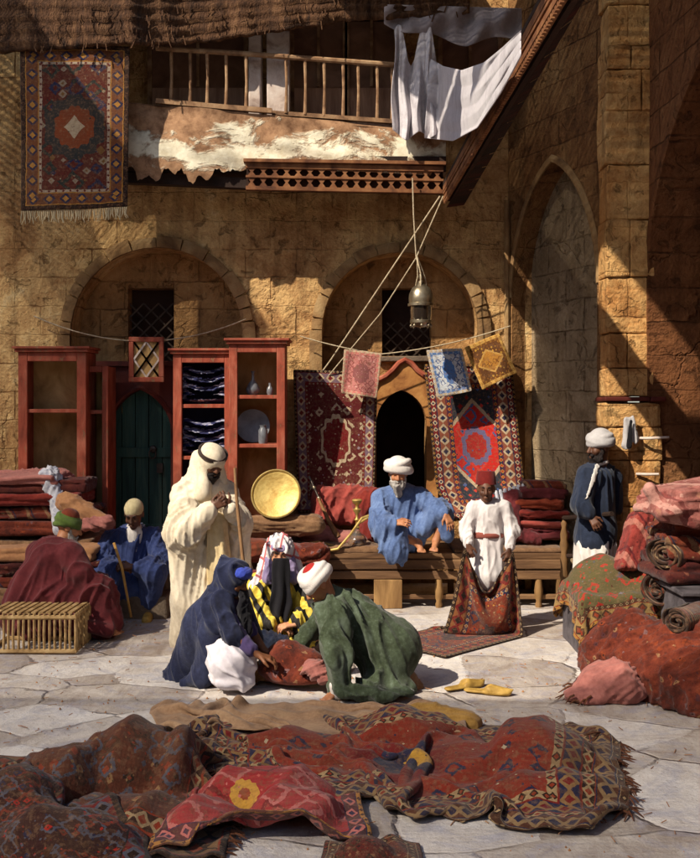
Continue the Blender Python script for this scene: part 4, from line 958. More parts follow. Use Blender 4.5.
# --- cabinets
def cabinet(label, x0, x1, zt, d, depth, zb, shelves, fr=.085, cornice_=True, back_='cabback', group='orange painted display cabinets', side=None):
    t = thing('cabinet', label, 'cabinet', ((x0+x1)/2, d, zb), group)
    mb = MB()
    mb.box((x0, d, zb), (x0+fr, d+.05, zt)); mb.box((x1-fr, d, zb), (x1, d+.05, zt)); mb.box((x0+fr, d+.002, zt-fr), (x1-fr, d+.048, zt)); mb.box((x0+fr, d+.002, zb), (x1-fr, d+.048, zb+fr))
    mb.obj('frame', M['orange'], t, smooth=False, bev=.006)
    mb = MB(); mb.box((x0+.004, d+.052, zb), (x0+.03, d+depth, zt-.004)); mb.box((x1-.03, d+.052, zb), (x1-.004, d+depth, zt-.004)); mb.box((x0+.03, d+.052, zt-.03), (x1-.03, d+depth-.02, zt-.004)); mb.box((x0+.03, d+.052, zb), (x1-.03, d+depth-.02, zb+.03))
    mb.obj('carcass', M['orange'], t, smooth=False)
    MB().box((x0+.031, d+depth-.02, zb+.03), (x1-.031, d+depth-.001, zt-.031)).obj('back_panel', M[back_], t, smooth=False)
    for z in shelves: MB().box((x0+fr*.4, d+.02, z-.018), (x1-fr*.4, d+depth-.022, z+.018), .002).obj('shelf', M['orange'], t, smooth=False, bev=.004)
    if cornice_:
        mb = MB(); mb.box((x0-.025, d-.03, zt), (x1+.025, d+depth, zt+.03)); mb.box((x0-.045, d-.05, zt+.031), (x1+.045, d+depth, zt+.055)); mb.obj('cornice', M['orange'], t, smooth=False, bev=.006)
    return t
def zy(y, d): return P(0, y, d)[2]
def xx(x, d): return P(x, 0, d)[0]
ZB = .52
cabinet('wide orange cabinet with one bare shelf and tan back at the far left', xx(18, 9.75), xx(86, 9.75), zy(352, 9.75), 9.75, .4, ZB, [zy(411, 9.75)], .09)
cabinet('narrow orange cabinet squeezed between the wide cabinet and the green door', xx(79, 9.9), xx(108, 9.9), zy(366, 9.9), 9.9, .35, ZB, [zy(412, 9.9)], .06, False)
cabinet('orange cabinet holding dark blue and white shawls right of the green door', xx(173, 9.82), xx(233, 9.82), zy(354, 9.82), 9.82, .4, ZB, [zy(406, 9.82), zy(458, 9.82)], .085, True, 'cabblue')
CD = cabinet('tallest orange cabinet with vases and jars on its shelves', xx(229, 9.6), xx(285, 9.6), zy(344, 9.6), 9.6, .42, ZB, [zy(397, 9.6), zy(446, 9.6)], .08)
# shawls in the third cabinet: sagging folded stuffs
for zc_, nm in ((zy(404, 9.82)+.02, 'upper'), (zy(456, 9.82)+.02, 'lower')):
    S = SDF(.009); xa, xb = xx(182, 9.82)+.02, xx(224, 9.82)-.02
    for k in range(4 if nm == 'upper' else 4):
        z = zc_+.05+k*.085
        for i in range(6):
            x1_, x2_ = xa+(xb-xa)*i/6, xa+(xb-xa)*(i+1)/6; sg_ = lambda x: -.05*(1-((x-(xa+xb)/2)/((xb-xa)/2))**2)
            S.cone(V(x1_, 9.98, z+sg_(x1_)*(k > 0)), V(x2_, 9.98, z+sg_(x2_)*(k > 0)), .045, k=.012, flat=(V(0, 1, 0), 1.9))
    tag(sdf_obj(S, 'folded_shawls', M['shawl'], fold=[(V(1, 0, 0), 40, .02)]), 'sagging %s of dark blue and white shawls on the %s shelf of the cabinet' % (('pile', 'top') if nm == 'upper' else ('pile', 'middle')), 'shawls', 'shawls in the cabinet')
def vessel(name, label, cat, prof, c, mat, n=22):
    return tag(MB().lathe(prof, c, n).obj(name, mat, angle=50, origin=c), label, cat)
zs1, zs2 = zy(397, 9.6)+.019, zy(446, 9.6)+.019
vessel('vase', 'grey long-necked vase on the upper shelf of the tallest cabinet', 'vase', [(0, 0), (.04, 0), (.065, .03), (.07, .06), (.045, .11), (.016, .15), (.012, .21), (.022, .235), (.014, .232)], V(xx(253, 9.78), 9.78, zs1), M['jar'])
vessel('jug', 'tiny spouted jug on the upper shelf beside the long-necked vase', 'jug', [(0, 0), (.024, 0), (.034, .03), (.028, .07), (.012, .09), (.014, .12), (.008, .118)], V(xx(270, 9.78), 9.78, zs1), M['jar'])
vessel('jar', 'pale glass jar on the lower shelf of the tallest cabinet', 'jar', [(0, 0), (.04, 0), (.045, .02), (.045, .13), (.03, .15), (.03, .17), (.036, .18), (.024, .178)], V(xx(263, 9.7), 9.7, zs2), M['jar'])
vessel('plate', 'round grey plate leaning inside the tallest cabinet behind the jar', 'plate', [(0, .0), (.12, .005), (.16, .02), (.165, .03), (.155, .028), (.1, .014), (0, .01)], V(xx(253, 9.86), 9.86, zs2+.165), M['jar'], 30)
o = bpy.data.objects['plate']; o.rotation_euler = (math.radians(80), 0, math.radians(6))

# --- left masonry bench and bench platform
tag(MB().box((-4.2, 9.25, -.02), (xx(166, 9.25), 10.28, ZB), .01).obj('masonry_bench', M['plinth'], bev=.03, smooth=False), 'low masonry bench under the left cabinets', 'bench')
tag(MB().box((xx(168, 9.5), 9.42, -.02), (xx(300, 9.42), 10.28, ZB-.01), .01).obj('masonry_bench', M['plinth'], bev=.03, smooth=False), 'low masonry bench under the tallest cabinet behind the bedouin', 'bench')
tag(MB().box((xx(92, 8.95)-.05, 8.9, -.02), (xx(168, 8.95), 9.24, .2), .008).obj('step', M['plinth'], bev=.02, smooth=False), 'low stone step the blue robed man sits on', 'step')
t = thing('wooden_bench', 'long wooden bench with plank top and many legs before the hung rugs', 'bench', (.8, 9.8, 0))
bx0, bx1, by = xx(290, 9.38), xx(566, 9.38), 9.38
mb = MB()
for k in range(4): mb.box((bx0-.01*(k % 2), by+.01+k*.215, .455), (bx1+.02*(k % 2), by+.01+k*.215+.208, .51), .004)
mb.obj('top', M['wood'], t, smooth=False, bev=.008)
MB().box((bx0, by, .36), (bx1, by+.05, .452), .004).obj('apron', M['wood'], t, smooth=False, bev=.008)
MB().box((bx0, by-.012, .27), (bx1, by+.03, .345), .004).obj('front_rail', M['wood'], t, smooth=False, bev=.008)
MB().box((bx0, by+.02, .075), (bx1, by+.06, .12), .003).obj('stretcher', M['wood'], t, smooth=False, bev=.006)
for px in (316, 398, 439, 466, 512, 539, 561):
    c = V(xx(px, by), by+.015, 0); mb = MB()
    mb.lathe([(0, 0), (.03, 0), (.034, .03), (.024, .06), (.038, .1), (.042, .16), (.034, .22), (.03, .268)], c, 12) if px not in (316, 561) else mb.box(c+V(-.04, -.03, 0), c+V(.04, .03, .268), .003)
    mb.obj('leg', M['woodv'], t, angle=40)
for px in (330, 450, 560):
    MB().box((xx(px, 10.2)-.03, 10.1, 0), (xx(px, 10.2)+.03, 10.16, .45)).obj('leg', M['woodv'], t, smooth=False)
MB().box((xx(374, by-.04), by-.05, 0), (xx(402, by-.04), by-.015, .27), .003).obj('end_board', M['woodv'], t, smooth=False, bev=.006)
tag(MB().box((bx0+.04, by+.06, 0), (bx1, by+.07, .26)).obj('hanging_cloth', M['void'], smooth=False), 'dark cloth screen behind the legs of the wooden bench', 'cloth') if False else None
S = SDF(.016); S.box(V((bx0+xx(372, 9.7))/2+.02, 9.75, .535), V((xx(372, 9.7)-bx0)/2+.06, .36, .04), rd=.035)
tag(sdf_obj(S, 'mat', M['mattress'], fold=[(V(0, 1, 0), 16, .02)]), 'thick brown mat on the left end of the wooden bench', 'mat')
S = SDF(.016); S.box(V((bx1+xx(452, 9.7))/2-.02, 9.75, .53), V((bx1-xx(452, 9.7))/2, .36, .03), rd=.026)
tag(sdf_obj(S, 'mat', M['mattress'], fold=[(V(0, 1, 0), 16, .02)]), 'thin brown mat on the right end of the wooden bench', 'mat')

# --- folded rugs and cloth piles
def slabcloth(name, label, cat, mat, c, hx, hy, hz, rot=0, n=3, amp=.012, group=None, tilt=0.0, res=.013, droop=0.0, seed=0):
    """a folded textile: a few soft layers that show their rounded fold at the front"""
    S = SDF(res); R = np.array(Matrix.Rotation(rot, 3, 'Z') @ Matrix.Rotation(tilt, 3, 'Y')); c = np.asarray(c, float); r = random.Random(int(abs(c[0]*977+c[2]*331))+seed)
    th = 2*hz/n
    for k in range(n):
        z = -hz+th*(k+.5); ox, oy = r.uniform(-.02, .02), r.uniform(-.025, .02)
        S.box(c+R@V(ox, oy, z), V(hx*r.uniform(.93, 1.02), hy*r.uniform(.93, 1.02), th*.52), rot=R, rd=th*.48, k=th*.22)
    v, q = S.mesh(1)
    v = folds(v, q, R@V(1, 0, 0), 22, amp, seed=seed+int(abs(c[0]*100)), along=.25)
    l = (v-c)@R
    v[:, 2] += .02*wav(v*V(1, 1, 0), 5, seed+3)*(l[:, 2] > -hz*.6)-droop*(np.maximum(np.abs(l[:, 0])/hx-.5, 0)**2)
    v[:, 2] = np.maximum(v[:, 2], .004)
    return tag(link_mesh(name, v, q, mat), label, cat, group)
# left heap on the masonry bench
g = 'folded rugs heaped at the left edge'
LH = [(-3.06, 9.55, .30, .30, .055, 'oldrug', 'dark maroon folded rug second from bottom of the left heap'), (-3.0, 9.5, .41, .32, .06, 'brownrug', 'brown folded rug in the left heap below the rust one'), (-3.08, 9.52, .55, .33, .065, 'bale', 'mottled rust folded rug in the middle of the left heap'),
      (-3.02, 9.55, .685, .30, .06, 'stripedrug', 'dark maroon folded rug above the rust one in the left heap'), (-3.1, 9.52, .81, .29, .055, 'redcloth', 'deep red folded rug near the top of the left heap'), (-3.05, 9.53, .915, .30, .045, 'darkrug', 'dark rug under the pink cloth on the left heap')]
for i, (x, yv, z, hy, hz, m_, lb) in enumerate(LH):
    slabcloth('folded_rug', lb, 'folded rug', M[m_], (x, yv, z+ZB*.42), .62, hy, hz, rot=random.uniform(-.08, .08), n=2, group=g, seed=i)
slabcloth('pink_cloth', 'faded pink cloth on top of the heap of rugs at the left edge', 'cloth', M['pinkcloth'], (-3.2, 9.5, 1.215), .5, .3, .045, n=2, amp=.03, droop=.04)
for i, (x, yv, z, hx, m_, lb) in enumerate([(-2.62, 9.06, .06, .55, 'oldrug', 'dark maroon rug at the foot of the front heap behind the wine robed man'), (-2.66, 9.04, .19, .56, 'brownrug', 'brown rug near the foot of the front heap behind the wine robed man'), (-2.6, 9.06, .32, .54, 'stripedrug', 'rust rug in the front heap behind the wine robed man'), (-2.62, 9.05, .45, .55, 'oldrug', 'dark rug in the front heap under the tan striped one'), (-2.75, 9.04, .565, .5, 'tancloth', 'tan folded rug on top of the front heap')]):
    slabcloth('folded_rug', lb, 'folded rug', M[m_], (x, yv, z), hx, .17, .058, rot=random.uniform(-.06, .06), n=2, group='folded rugs behind the wine robed man', seed=i+20)
S = SDF(.012); a, c = P(54, 495, 9.3), P(74, 520, 9.25)
S.cone(P(50, 478, 9.32), P(58, 500, 9.28), .10, .075, k=.05).cone(P(58, 500, 9.28), P(64, 528, 9.2), .07, .1, k=.05)
tag(sdf_obj(S, 'bundled_cloth', M['bluewhite'], fold=[(V(.3, 0, 1), 26, .03)]), 'white and blue cloth bundle stuffed beside the left heap of rugs', 'cloth')
S = SDF(.012); S.cone(P(66, 502, 9.2), P(86, 512, 9.12), .09, .07, k=.05).cone(P(86, 512, 9.12), P(108, 523, 9.05), .07, .05, k=.05)
tag(sdf_obj(S, 'crumpled_cloth', M['tancloth'], fold=[(V(1, 0, -.4), 24, .03)]), 'crumpled tan cloth spilling from the heap towards the blue robed man', 'cloth')
S = SDF(.012); S.cone(P(88, 524, 9.05), P(108, 522, 9.0), .055, .06, k=.05)
tag(sdf_obj(S, 'crumpled_cloth', M['pinkcloth'], fold=[(V(1, 0, -.4), 26, .03)]), 'small pink cloth next to the blue robed man', 'cloth')
# roll, tray, bundles under the tallest cabinet
S = SDF(.012); S.cone(P(240, 526, 9.38), P(316, 525, 9.38), .085, .085, k=.02)
tag(sdf_obj(S, 'rolled_rug', M['brownrug'], fold=[(V(1, 0, 0), 18, .025)]), 'long brown rolled rug under the brass tray', 'rolled rug')
tr_ = P(276, 494, 9.36); ax = unit(V(-.08, -.95, .3)); t = thing('brass_tray', 'big round brass tray propped up on the rolled rug', 'tray', P(276, 518, 9.36))
R_ = .235; MB().lathe([(0, -.006), (R_*.72, -.006), (R_*.8, .002), (R_*.93, .006), (R_*.93, -.004), (R_*.8, -.01), (0, -.018)], tr_, 48, ax).obj('dish', M['brass'], t, angle=50)
MB().lathe([(R_*.92, -.004), (R_*.92, .014), (R_*.96, .022), (R_, .016), (R_, -.002), (R_*.92, -.004)], tr_, 48, ax).obj('rim', M['brassrim'], t, angle=50)
g = 'bundles stacked under the rolled rug'
for i, (x, y_, r, m_, lb) in enumerate([(252, 549, .13, 'greenrust', 'mottled green and rust bundle under the left end of the rolled rug'), (286, 552, .12, 'redcloth', 'deep red bundle under the rolled rug behind the striped woman'), (312, 553, .11, 'bale', 'rust bundle under the right end of the rolled rug'), (250, 583, .16, 'redcloth', 'deep red bundle on the floor right of the bedouin'), (292, 588, .16, 'oldrug', 'dark maroon bundle on the floor behind the striped woman')]):
    S = SDF(.013); c = P(x, y_, 9.3-.02*i); S.box(c, (r*1.3, .15, r*.72), rot=np.array(Matrix.Rotation(.15*math.sin(i*2), 3, 'Y')), rd=.07, k=.03); S.ell(c+V(.05, -.06, .0), (r*.9, .1, r*.6), k=.05)
    tag(sdf_obj(S, 'cloth_bundle', M[m_], fold=[(V(1, 0, .2), 18, .035)]), lb, 'bundle', g)
# cushions, gun, hookah on the bench
S = SDF(.012); S.box(P(340, 505, 9.95), V(.28, .09, .19), rot=np.array(Matrix.Rotation(-.3, 3, 'X')), rd=.08); tag(sdf_obj(S, 'cushion', M['coral'], fold=[(V(.3, 0, 1), 12, .03)]), 'plump coral red cushion leaning on the dark wine rug', 'cushion')
S = SDF(.012); S.ell(P(318, 535, 9.8), (.22, .15, .095)); S.ell(P(345, 538, 9.75), (.2, .13, .07), k=.05); tag(sdf_obj(S, 'cushion', M['pinkcloth'], fold=[(V(1, 0, .3), 16, .03)]), 'low pink cushion lying on the mat behind the hookah', 'cushion')
S = SDF(.012); S.ell(P(370, 505, 9.85), (.17, .12, .17)); S.ell(P(374, 530, 9.8), (.14, .14, .14), k=.06); tag(sdf_obj(S, 'cushion', M['redcloth'], fold=[(V(.2, 0, 1), 16, .03)]), 'deep red cushion left of the old man on the bench', 'cushion')
t = thing('long_gun', 'long flintlock gun leaning against the dark wine rug', 'gun', P(334, 534, 9.75))
a, c = P(309, 476, 9.85), P(336, 536, 9.65)
MB().tube([a, a+(c-a)*.75], [.011, .014], 10).obj('barrel', M['gunmetal'], t); MB().tube([a+(c-a)*.35+V(0, -.012, -.012), a+(c-a)*.72+V(0, -.01, -.01), c+V(.02, 0, -.01)], [.013, .022, .03], 10).obj('stock', M['brownleather'], t)
mb = MB(); [mb.lathe([(.018, -.012), (.02, 0), (.018, .012)], a+(c-a)*f, 12, c-a) for f in (.2, .38, .56)]; mb.obj('band', M['silver'], t)
hk = P(357, 548, 9.5); hk[2] = .577
t = thing('hookah', 'glass hookah with brass stem and coiled hose on the bench mat', 'hookah', hk)
MB().lathe([(0, 0), (.085, 0), (.09, .012), (.088, .03), (.07, .075), (.032, .115), (.022, .14), (.026, .16), (.02, .162)], hk, 30).obj('glass_bowl', M['glass'], t, angle=60)
MB().lathe([(0, .006), (.078, .006), (.079, .03), (.068, .055), (0, .055)], hk, 26).obj('water', M['liquid'], t, angle=60)
MB().lathe([(.016, .15), (.03, .165), (.014, .18), (.012, .22), (.028, .235), (.012, .25), (.012, .29), (.03, .31), (.04, .335), (.022, .34), (.014, .36), (.02, .38), (.036, .39), (.05, .42), (.04, .43), (0, .425)], hk, 20).obj('stem', M['brass'], t, angle=50)
h0 = hk+V(.012, -.01, .2)
mb = MB(); mb.tube([h0, P(376, 513, 9.4), P(362, 518, 9.35), P(350, 535, 9.36), P(338, 549, 9.37), P(322, 552, 9.38), P(306, 549, 9.4), P(302, 544, 9.45), P(318, 542, 9.5), P(334, 546, 9.45)], .012, 8); mb.obj('hose', M['brass'], t)
# red textile pile on the bench right
g = 'folded red textiles on the bench'
for i, (x, y_, hx, hz, m_, lb) in enumerate([(540, 532, .26, .04, 'wine', 'wine red folded textile at the bottom of the bench pile'), (536, 522, .25, .045, 'coral', 'coral folded textile second from the bottom of the bench pile'), (543, 512, .24, .045, 'redcloth', 'deep red folded textile in the middle of the bench pile'), (538, 502, .24, .045, 'orangecloth', 'orange red folded textile near the top of the bench pile'), (540, 493, .22, .035, 'wine', 'wine red folded textile under the topmost one of the bench pile'), (542, 485, .2, .03, 'stripedrug', 'mottled rust folded textile topmost of the bench pile')]):
    slabcloth('folded_textile', lb, 'folded textile', M[m_], P(x, y_, 9.72), hx, .2, hz, rot=random.uniform(-.15, .15), n=2, amp=.025, group=g, seed=i+40)
S = SDF(.012); S.cone(P(514, 500, 9.65), P(508, 530, 9.6), .1, .13, k=.05).cone(P(505, 528, 9.62), P(535, 540, 9.55), .08, .06, k=.05)
tag(sdf_obj(S, 'draped_cloth', M['wine'], fold=[(V(0, 0, 1), 22, .04)]), 'dark wine cloth draped beside the boy over the bench pile', 'cloth')
S = SDF(.01)
for k in range(7): S.cone(P(496+k*4.5, 492-k*1.2, 9.68), P(500+k*4.2, 510-k*.5, 9.62), .018, .014, k=.01)
tag(sdf_obj(S, 'tasselled_fringe', M['bluewhite']), 'grey blue tasselled shawl end hanging beside the scarlet rug', 'shawl')
# railing in front of the man at the pier
t = thing('wooden_rail', 'short turned wooden rail with post beside the man at the pier', 'rail', V(1.93, 9.0, 0))
MB().lathe([(0, 0), (.04, 0), (.04, .3), (.03, .33), (.04, .37), (.028, .45), (.036, .52), (.026, .58), (.04, .64), (.03, .69), (.034, .74), (.02, .8), (.028, .84), (.012, .87), (0, .875)], V(xx(564, 9.0), 9.0, 0), 14).obj('post', M['woodv'], t, angle=50)
MB().tube([P(564, 518, 9.0), P(612, 514, 8.2)], .022, 8).obj('handrail', M['dark'], t)
MB().tube([P(566, 556, 9.0), P(612, 556, 8.5)], .02, 8).obj('lower_rail', M['dark'], t)
# pouch on the pier
t = thing('hanging_pouch', 'black and white cloth pouch hung on the sunlit pier', 'pouch', P(629, 448, 8.5))
S = SDF(.008); S.cone(P(627, 420, 8.5), P(627, 444, 8.5), .03, .045, k=.02, flat=(V(0, 1, 0), .5)); S.cone(P(632, 418, 8.5), P(636, 440, 8.5), .02, .03, k=.02, flat=(V(0, 1, 0), .5)); sdf_obj(S, 'bag', M['greywhite'], t, fold=[(V(0, 0, 1), 30, .02)])
S = SDF(.008); S.cone(P(631, 421, 8.46), P(629, 446, 8.46), .014, .026, k=.02, flat=(V(0, 1, 0), .5)); sdf_obj(S, 'flap', M['blackcloth'], t)
# crate at the left
cr = [G(-8, 654), G(72, 652), None, None]
t = thing('cane_crate', 'split cane crate with upright slats in front of the wine robed man', 'crate', (-2.45, 7.7, 0))
x0, x1, y0, y1, ht = -2.78, xx(78, 7.75), 7.68, 8.1, .31
mb = MB()
for z in (.02, ht-.03): 
    mb.tube([(x0, y0, z), (x1, y0, z), (x1, y1, z), (x0, y1, z), (x0, y0, z)], .018, 6)
mb.obj('frame', M['basket'], t)
for (a, c, n) in ((V(x0, y0, 0), V(x1, y0, 0), 17), (V(x1, y0, 0), V(x1, y1, 0), 8)):
    for k in range(n+1):
        p = a+(c-a)*k/n; MB().tube([p+V(0, 0, .01), p+V(random.uniform(-.006, .006), 0, ht*.5), p+V(0, 0, ht)], .011, 5).obj('slat', M['basket'], t)
mb = MB()
for k in range(12): mb.bar((x0+(x1-x0)*(k+.1)/12, y0+.02, ht), (x0+(x1-x0)*(k+.1)/12+.02, y1, ht), .035, .012)
mb.obj('lid', M['basket'], t, smooth=False)
# slippers
for i, (px, py, rot, lb) in enumerate(((464, 689, .5, 'yellow leather slipper lying behind its pair on the flagstones'), (487, 694, -.25, 'yellow leather slipper nearer the right bales on the flagstones'))):
    c = G(px, py); R = np.array(Matrix.Rotation(rot, 3, 'Z')); S = SDF(.006)
    S.cone(c+R@V(-.12, 0, .018), c+R@V(.1, 0, .016), .035, .045, k=.02, flat=(V(0, 0, 1), .35)); S.cone(c+R@V(.02, 0, .03), c+R@V(.13, 0, .022), .048, .03, k=.02, flat=(V(0, 0, 1), .8)); S.cone(c+R@V(.13, 0, .02), c+R@V(.17, 0, .04), .02, .006, k=.02)
    S.ell(c+R@V(-.05, 0, .062), (.085, .034, .04), rot=R, k=.01, op='c')
    o = sdf_obj(S, 'slipper', M['leather_y']); tag(o, lb, 'slipper', 'pair of yellow slippers')
# sheets on the balcony
def sheet(label, fn, nx, ny, mat): 
    A = wob_rows(nx, ny, fn); return tag(grid_obj('hung_sheet', A, mat, None, .008, 1), label, 'sheet', 'sheets drying on the balcony')
def s1(u, v):
    top = np.interp(u, [0, .06, .14, .32, .42, .52, .68, .76, .84, 1], [30, 24, 25, 60, 66, 60, 22, 18, 24, 62]); bot = np.interp(u, [0, .2, .35, .6, .8, 1], [130, 138, 141, 131, 138, 133]); x = 393+u*44+5*(v-.5)*(u-.5)+1.5*math.sin(v*7+u*9)
    w = .5+.5*math.cos(u*21+v*1.5+.8*math.sin(v*5)); f = .5+.5*math.cos(u*47-v*3); return P(x, top+(bot-top)*v, 9.6-(.11*w+.035*f)*(.3+.7*v)-.03*math.sin(v*5+u*9))
sheet('long greyed white sheet hung in two peaks over the balcony rail', s1, 60, 40, M['sheet'])
def s2(u, v):
    top = np.interp(u, [0, .15, .35, .6, .8, 1], [58, 66, 70, 62, 47, 30]); bot = np.interp(u, [0, .3, .55, .8, 1], [138, 141, 128, 92, 56]); x = 430+(521-430)*u-6*v*(1-u)
    d = min(9.55, 850/(x-350)); sg_ = math.sin(math.pi*min(u*1.1, 1)); w = abs(math.sin(v*9.5+u*2.2+.5*math.sin(u*9)))**.7*(.25+.75*sg_); yy = top+(bot-top)*v+2*math.sin(v*19+u*3)*sg_*(v > .05)*(v < .95); return P(x, yy, d-.09*w-.03*math.sin(u*23+v*4))
sheet('broad white sheet swagged from the rail to the side gallery corner', s2, 70, 60, M['sheet'])
def s3(u, v):
    x = 384+u*138; top = 4+u*4; bot = np.interp(u, [0, .25, .6, 1], [24, 34, 44, 36])+3*math.sin(u*14); return P(x, top+(bot-top)*v, 9.48+.1-.04*math.sin(u*15+v*5)-.02*math.sin(u*37+v*2))
sheet('grey lavender sheet bunched along the eave above the white ones', s3, 60, 16, M['greysheet'])
# ================================================================ rugs on the ground and at the right
def settled_rug(name, label, mat, corners, W, L, nx, ny, bumps=(), lift=.1, seed=1, steps=90, fringe=None, pins=True, freq=5, th=.014, crease=1.25, extra=None, z0=.012, bend=.25):
    A = bil(*[np.asarray(c, float) for c in corners], nx, ny); q = A.reshape(-1, 3)
    q[:, 2] += lift*(1+.9*wav(q*V(1, 1, 0), freq, seed)+.4*wav(q*V(1, 1, 0), freq*2.3, seed+5))
    for c, r in bumps:
        if len(r) == 3: w = np.exp(-(((q[:, :2]-c[:2])/(r[:2]*1.1))**2).sum(1)); q[:, 2] += r[2]*1.05*w
    if extra: extra(A)
    pin = None
    if pins: pin = ([0, 0, ny-1, ny-1], [0, nx-1, 0, nx-1]); A[pin[0], pin[1], 2] = .014
    X = settle(A, W, L, floor_col(bumps, z0), pin, steps, bend=bend)
    q = X.reshape(-1, 3); cr = (1-np.minimum(np.abs(wav(q*V(1, .35, .6), 15, seed+9, 3)), 1))**2*.034+(1-np.minimum(np.abs(wav(q*V(.5, 1, .6), 27, seed+12, 3)), 1))**2*.014
    q[:, 2] += cr*crease; q[:, 2] = np.maximum(q[:, 2], z0)
    if not fringe: return tag(grid_obj(name, X, mat, None, th, 1), label, 'rug')
    t = thing(name, label, 'rug', np.append(q[:, :2].mean(0), 0)); grid_obj('weave', X, mat, t, th, 1)
    for i0, sgn in ((0, -1), (nx-1, 1)):
        mb = MB()
        for j in range(ny-1):
            for s in range(3):
                p = X[j, i0]*(1-s/3)+X[j+1, i0]*s/3; d = unit((X[j, i0]-X[j, i0-sgn])*V(1, 1, .3)+RNG.normal(size=3)*.25*V(1, 1, 0)); l = random.uniform(.04, .09); e_ = p+d*l; e_[2] = max(e_[2]-.02, .006); mb.tube([p, (p+e_)/2+V(0, 0, .004), e_], [.005, .005, .003], 4, False)
        mb.obj('fringe', M[fringe], t)
    return t
BL, BR_, FL, FR_ = G(190, 731), G(594, 742), G(258, 790), G(582, 828)
settled_rug('large_rug', 'large red bordered rug lying rumpled across the foreground flagstones', M['rug_front'], (BL, BR_, FL, FR_), 2.85, 1.62, 84, 50,
    bumps=[(V(.28, 5.72, 0), V(.34, .2, .15)), (V(.62, 5.35, 0), V(.2, .3, .1)), (V(1.02, 5.35, 0), V(.28, .3, .2)), (V(1.0, 4.85, 0), V(.3, .14, .12)), (V(-.3, 5.6, 0), V(.3, .12, .08))], lift=.09, seed=3, steps=110, fringe='darkfringe', freq=5.5)
def ridges(A):
    ny = A.shape[0]
    for j in range(ny): A[j, :, 2] += .03+.06*abs(math.sin(j/(ny-1)*math.pi*2.0))
settled_rug('turned_rug', 'beige brown rug lying with its reverse side up behind the large red rug', M['beige'], (G(164, 717), G(424, 720), G(192, 738), G(452, 743)), 2.0, .66, 60, 26, bumps=[(V(-.3, 5.98, 0), V(.6, .08, .075)), (V(.2, 5.92, 0), V(.3, .09, .085))], lift=.03, seed=8, steps=90, extra=ridges, z0=.05, crease=.7)
S = SDF(.013); S.ell(G(428, 728)+V(0, 0, .04), (.2, .12, .10)); S.ell(G(462, 729)+V(0, 0, .03), (.12, .1, .08), k=.05); S.ell(G(400, 730)+V(0, 0, .03), (.16, .1, .06), k=.05)
tag(sdf_obj(S, 'crumpled_cloth', M['yellowcloth'], fold=[(V(1, -.2, .3), 14, .035)], zmin=.005), 'crumpled dull yellow cloth lying behind the kneeling man\'s robe hem', 'cloth')
settled_rug('heaped_rug', 'brown gold rug heaped into two peaks at the bottom left', M['rug_heap'], (G(12, 772), G(196, 752), G(-60, 850), G(178, 862)), 1.75, 1.5, 60, 50,
    bumps=[(V(-1.12, 5.1, 0), V(.22, .26, .30)), (V(-1.42, 4.85, 0), V(.22, .22, .25)), (V(-.86, 5.1, 0), V(.09, .24, .27)), (V(-1.05, 4.55, 0), V(.3, .2, .12))], lift=.06, seed=21, steps=110, fringe='darkfringe', pins=False)
settled_rug('dark_rug', 'dark speckled rug crumpled in the bottom left corner', M['rug_heap2'], (G(-40, 800), G(112, 822), G(-90, 900), G(150, 900)), 1.15, .8, 44, 34,
    bumps=[(V(-1.5, 4.5, 0), V(.2, .2, .3)), (V(-1.2, 4.25, 0), V(.3, .15, .2)), (V(-1.05, 4.55, 0), V(.3, .2, .135))], lift=.08, seed=5, steps=90, pins=False)
settled_rug('embroidered_cloth', 'crimson embroidered cloth with a gold flower heaped before the large rug', M['rug_embroid'], (G(190, 784), G(318, 770), G(176, 862), G(336, 856)), 1.12, .92, 52, 40,
    bumps=[(V(-.40, 4.85, 0), V(.34, .16, .15)), (V(-.25, 4.6, 0), V(.2, .22, .13)), (V(-.66, 4.5, 0), V(.2, .2, .12)), (V(-.33, 4.3, 0), V(.36, .14, .14))], lift=.07, seed=14, steps=120, pins=False, bend=.06, crease=1.2)
bpy.data.objects['embroidered_cloth']['category'] = 'cloth'
settled_rug('small_rug', 'small dark red rug end at the bottom edge of the foreground', M['rug_pile'], (G(338, 842), G(402, 846), G(330, 890), G(420, 890)), .46, .34, 24, 18, bumps=[(V(.06, 4.2, 0), V(.12, .1, .09))], lift=.04, seed=31, steps=60, pins=False)
# the rug the boy holds: hangs from both hands, runs out over the floor
nx, ny = 34, 64
ha, hb = P(464, 546, 8.2), P(514, 551, 8.2)
A = np.zeros((ny, nx, 3)); g0, g1 = G(446, 630), G(516, 634); e0, e1 = G(384, 636), G(446, 664)
for j in range(ny):
    v = j/(ny-1)
    for i in range(nx):
        u = i/(nx-1); top = ha+(hb-ha)*u-V(0, .05*math.sin(u*math.pi), .16*math.sin(u*math.pi)); mid = g0+(g1-g0)*u+V(0, -.08, .03); end = e0+(e1-e0)*u+V(0, 0, .03)
        p = top+(mid-top)*(v/.42) if v < .42 else mid+(end-mid)*((v-.42)/.58)
        p = p+V(0, .04*math.sin(u*14+v*3)*(1 if v < .45 else .2), .025*(v > .45)*(1+math.sin(u*5+v*11))); A[j, i] = p
bodyc = [(V(1.16, 8.45, .35), V(.12, .1, .5))]
X = settle(A, .72, 1.55, floor_col(bodyc), ([0, 0, 0, 0, 0, 0], [0, 1, 2, nx-3, nx-2, nx-1]), 100)
tag(grid_obj('held_rug', X, M['rug_boy'], None, .012, 1), 'ochre and red rug hanging from the boy\'s hands and trailing over the floor', 'rug')

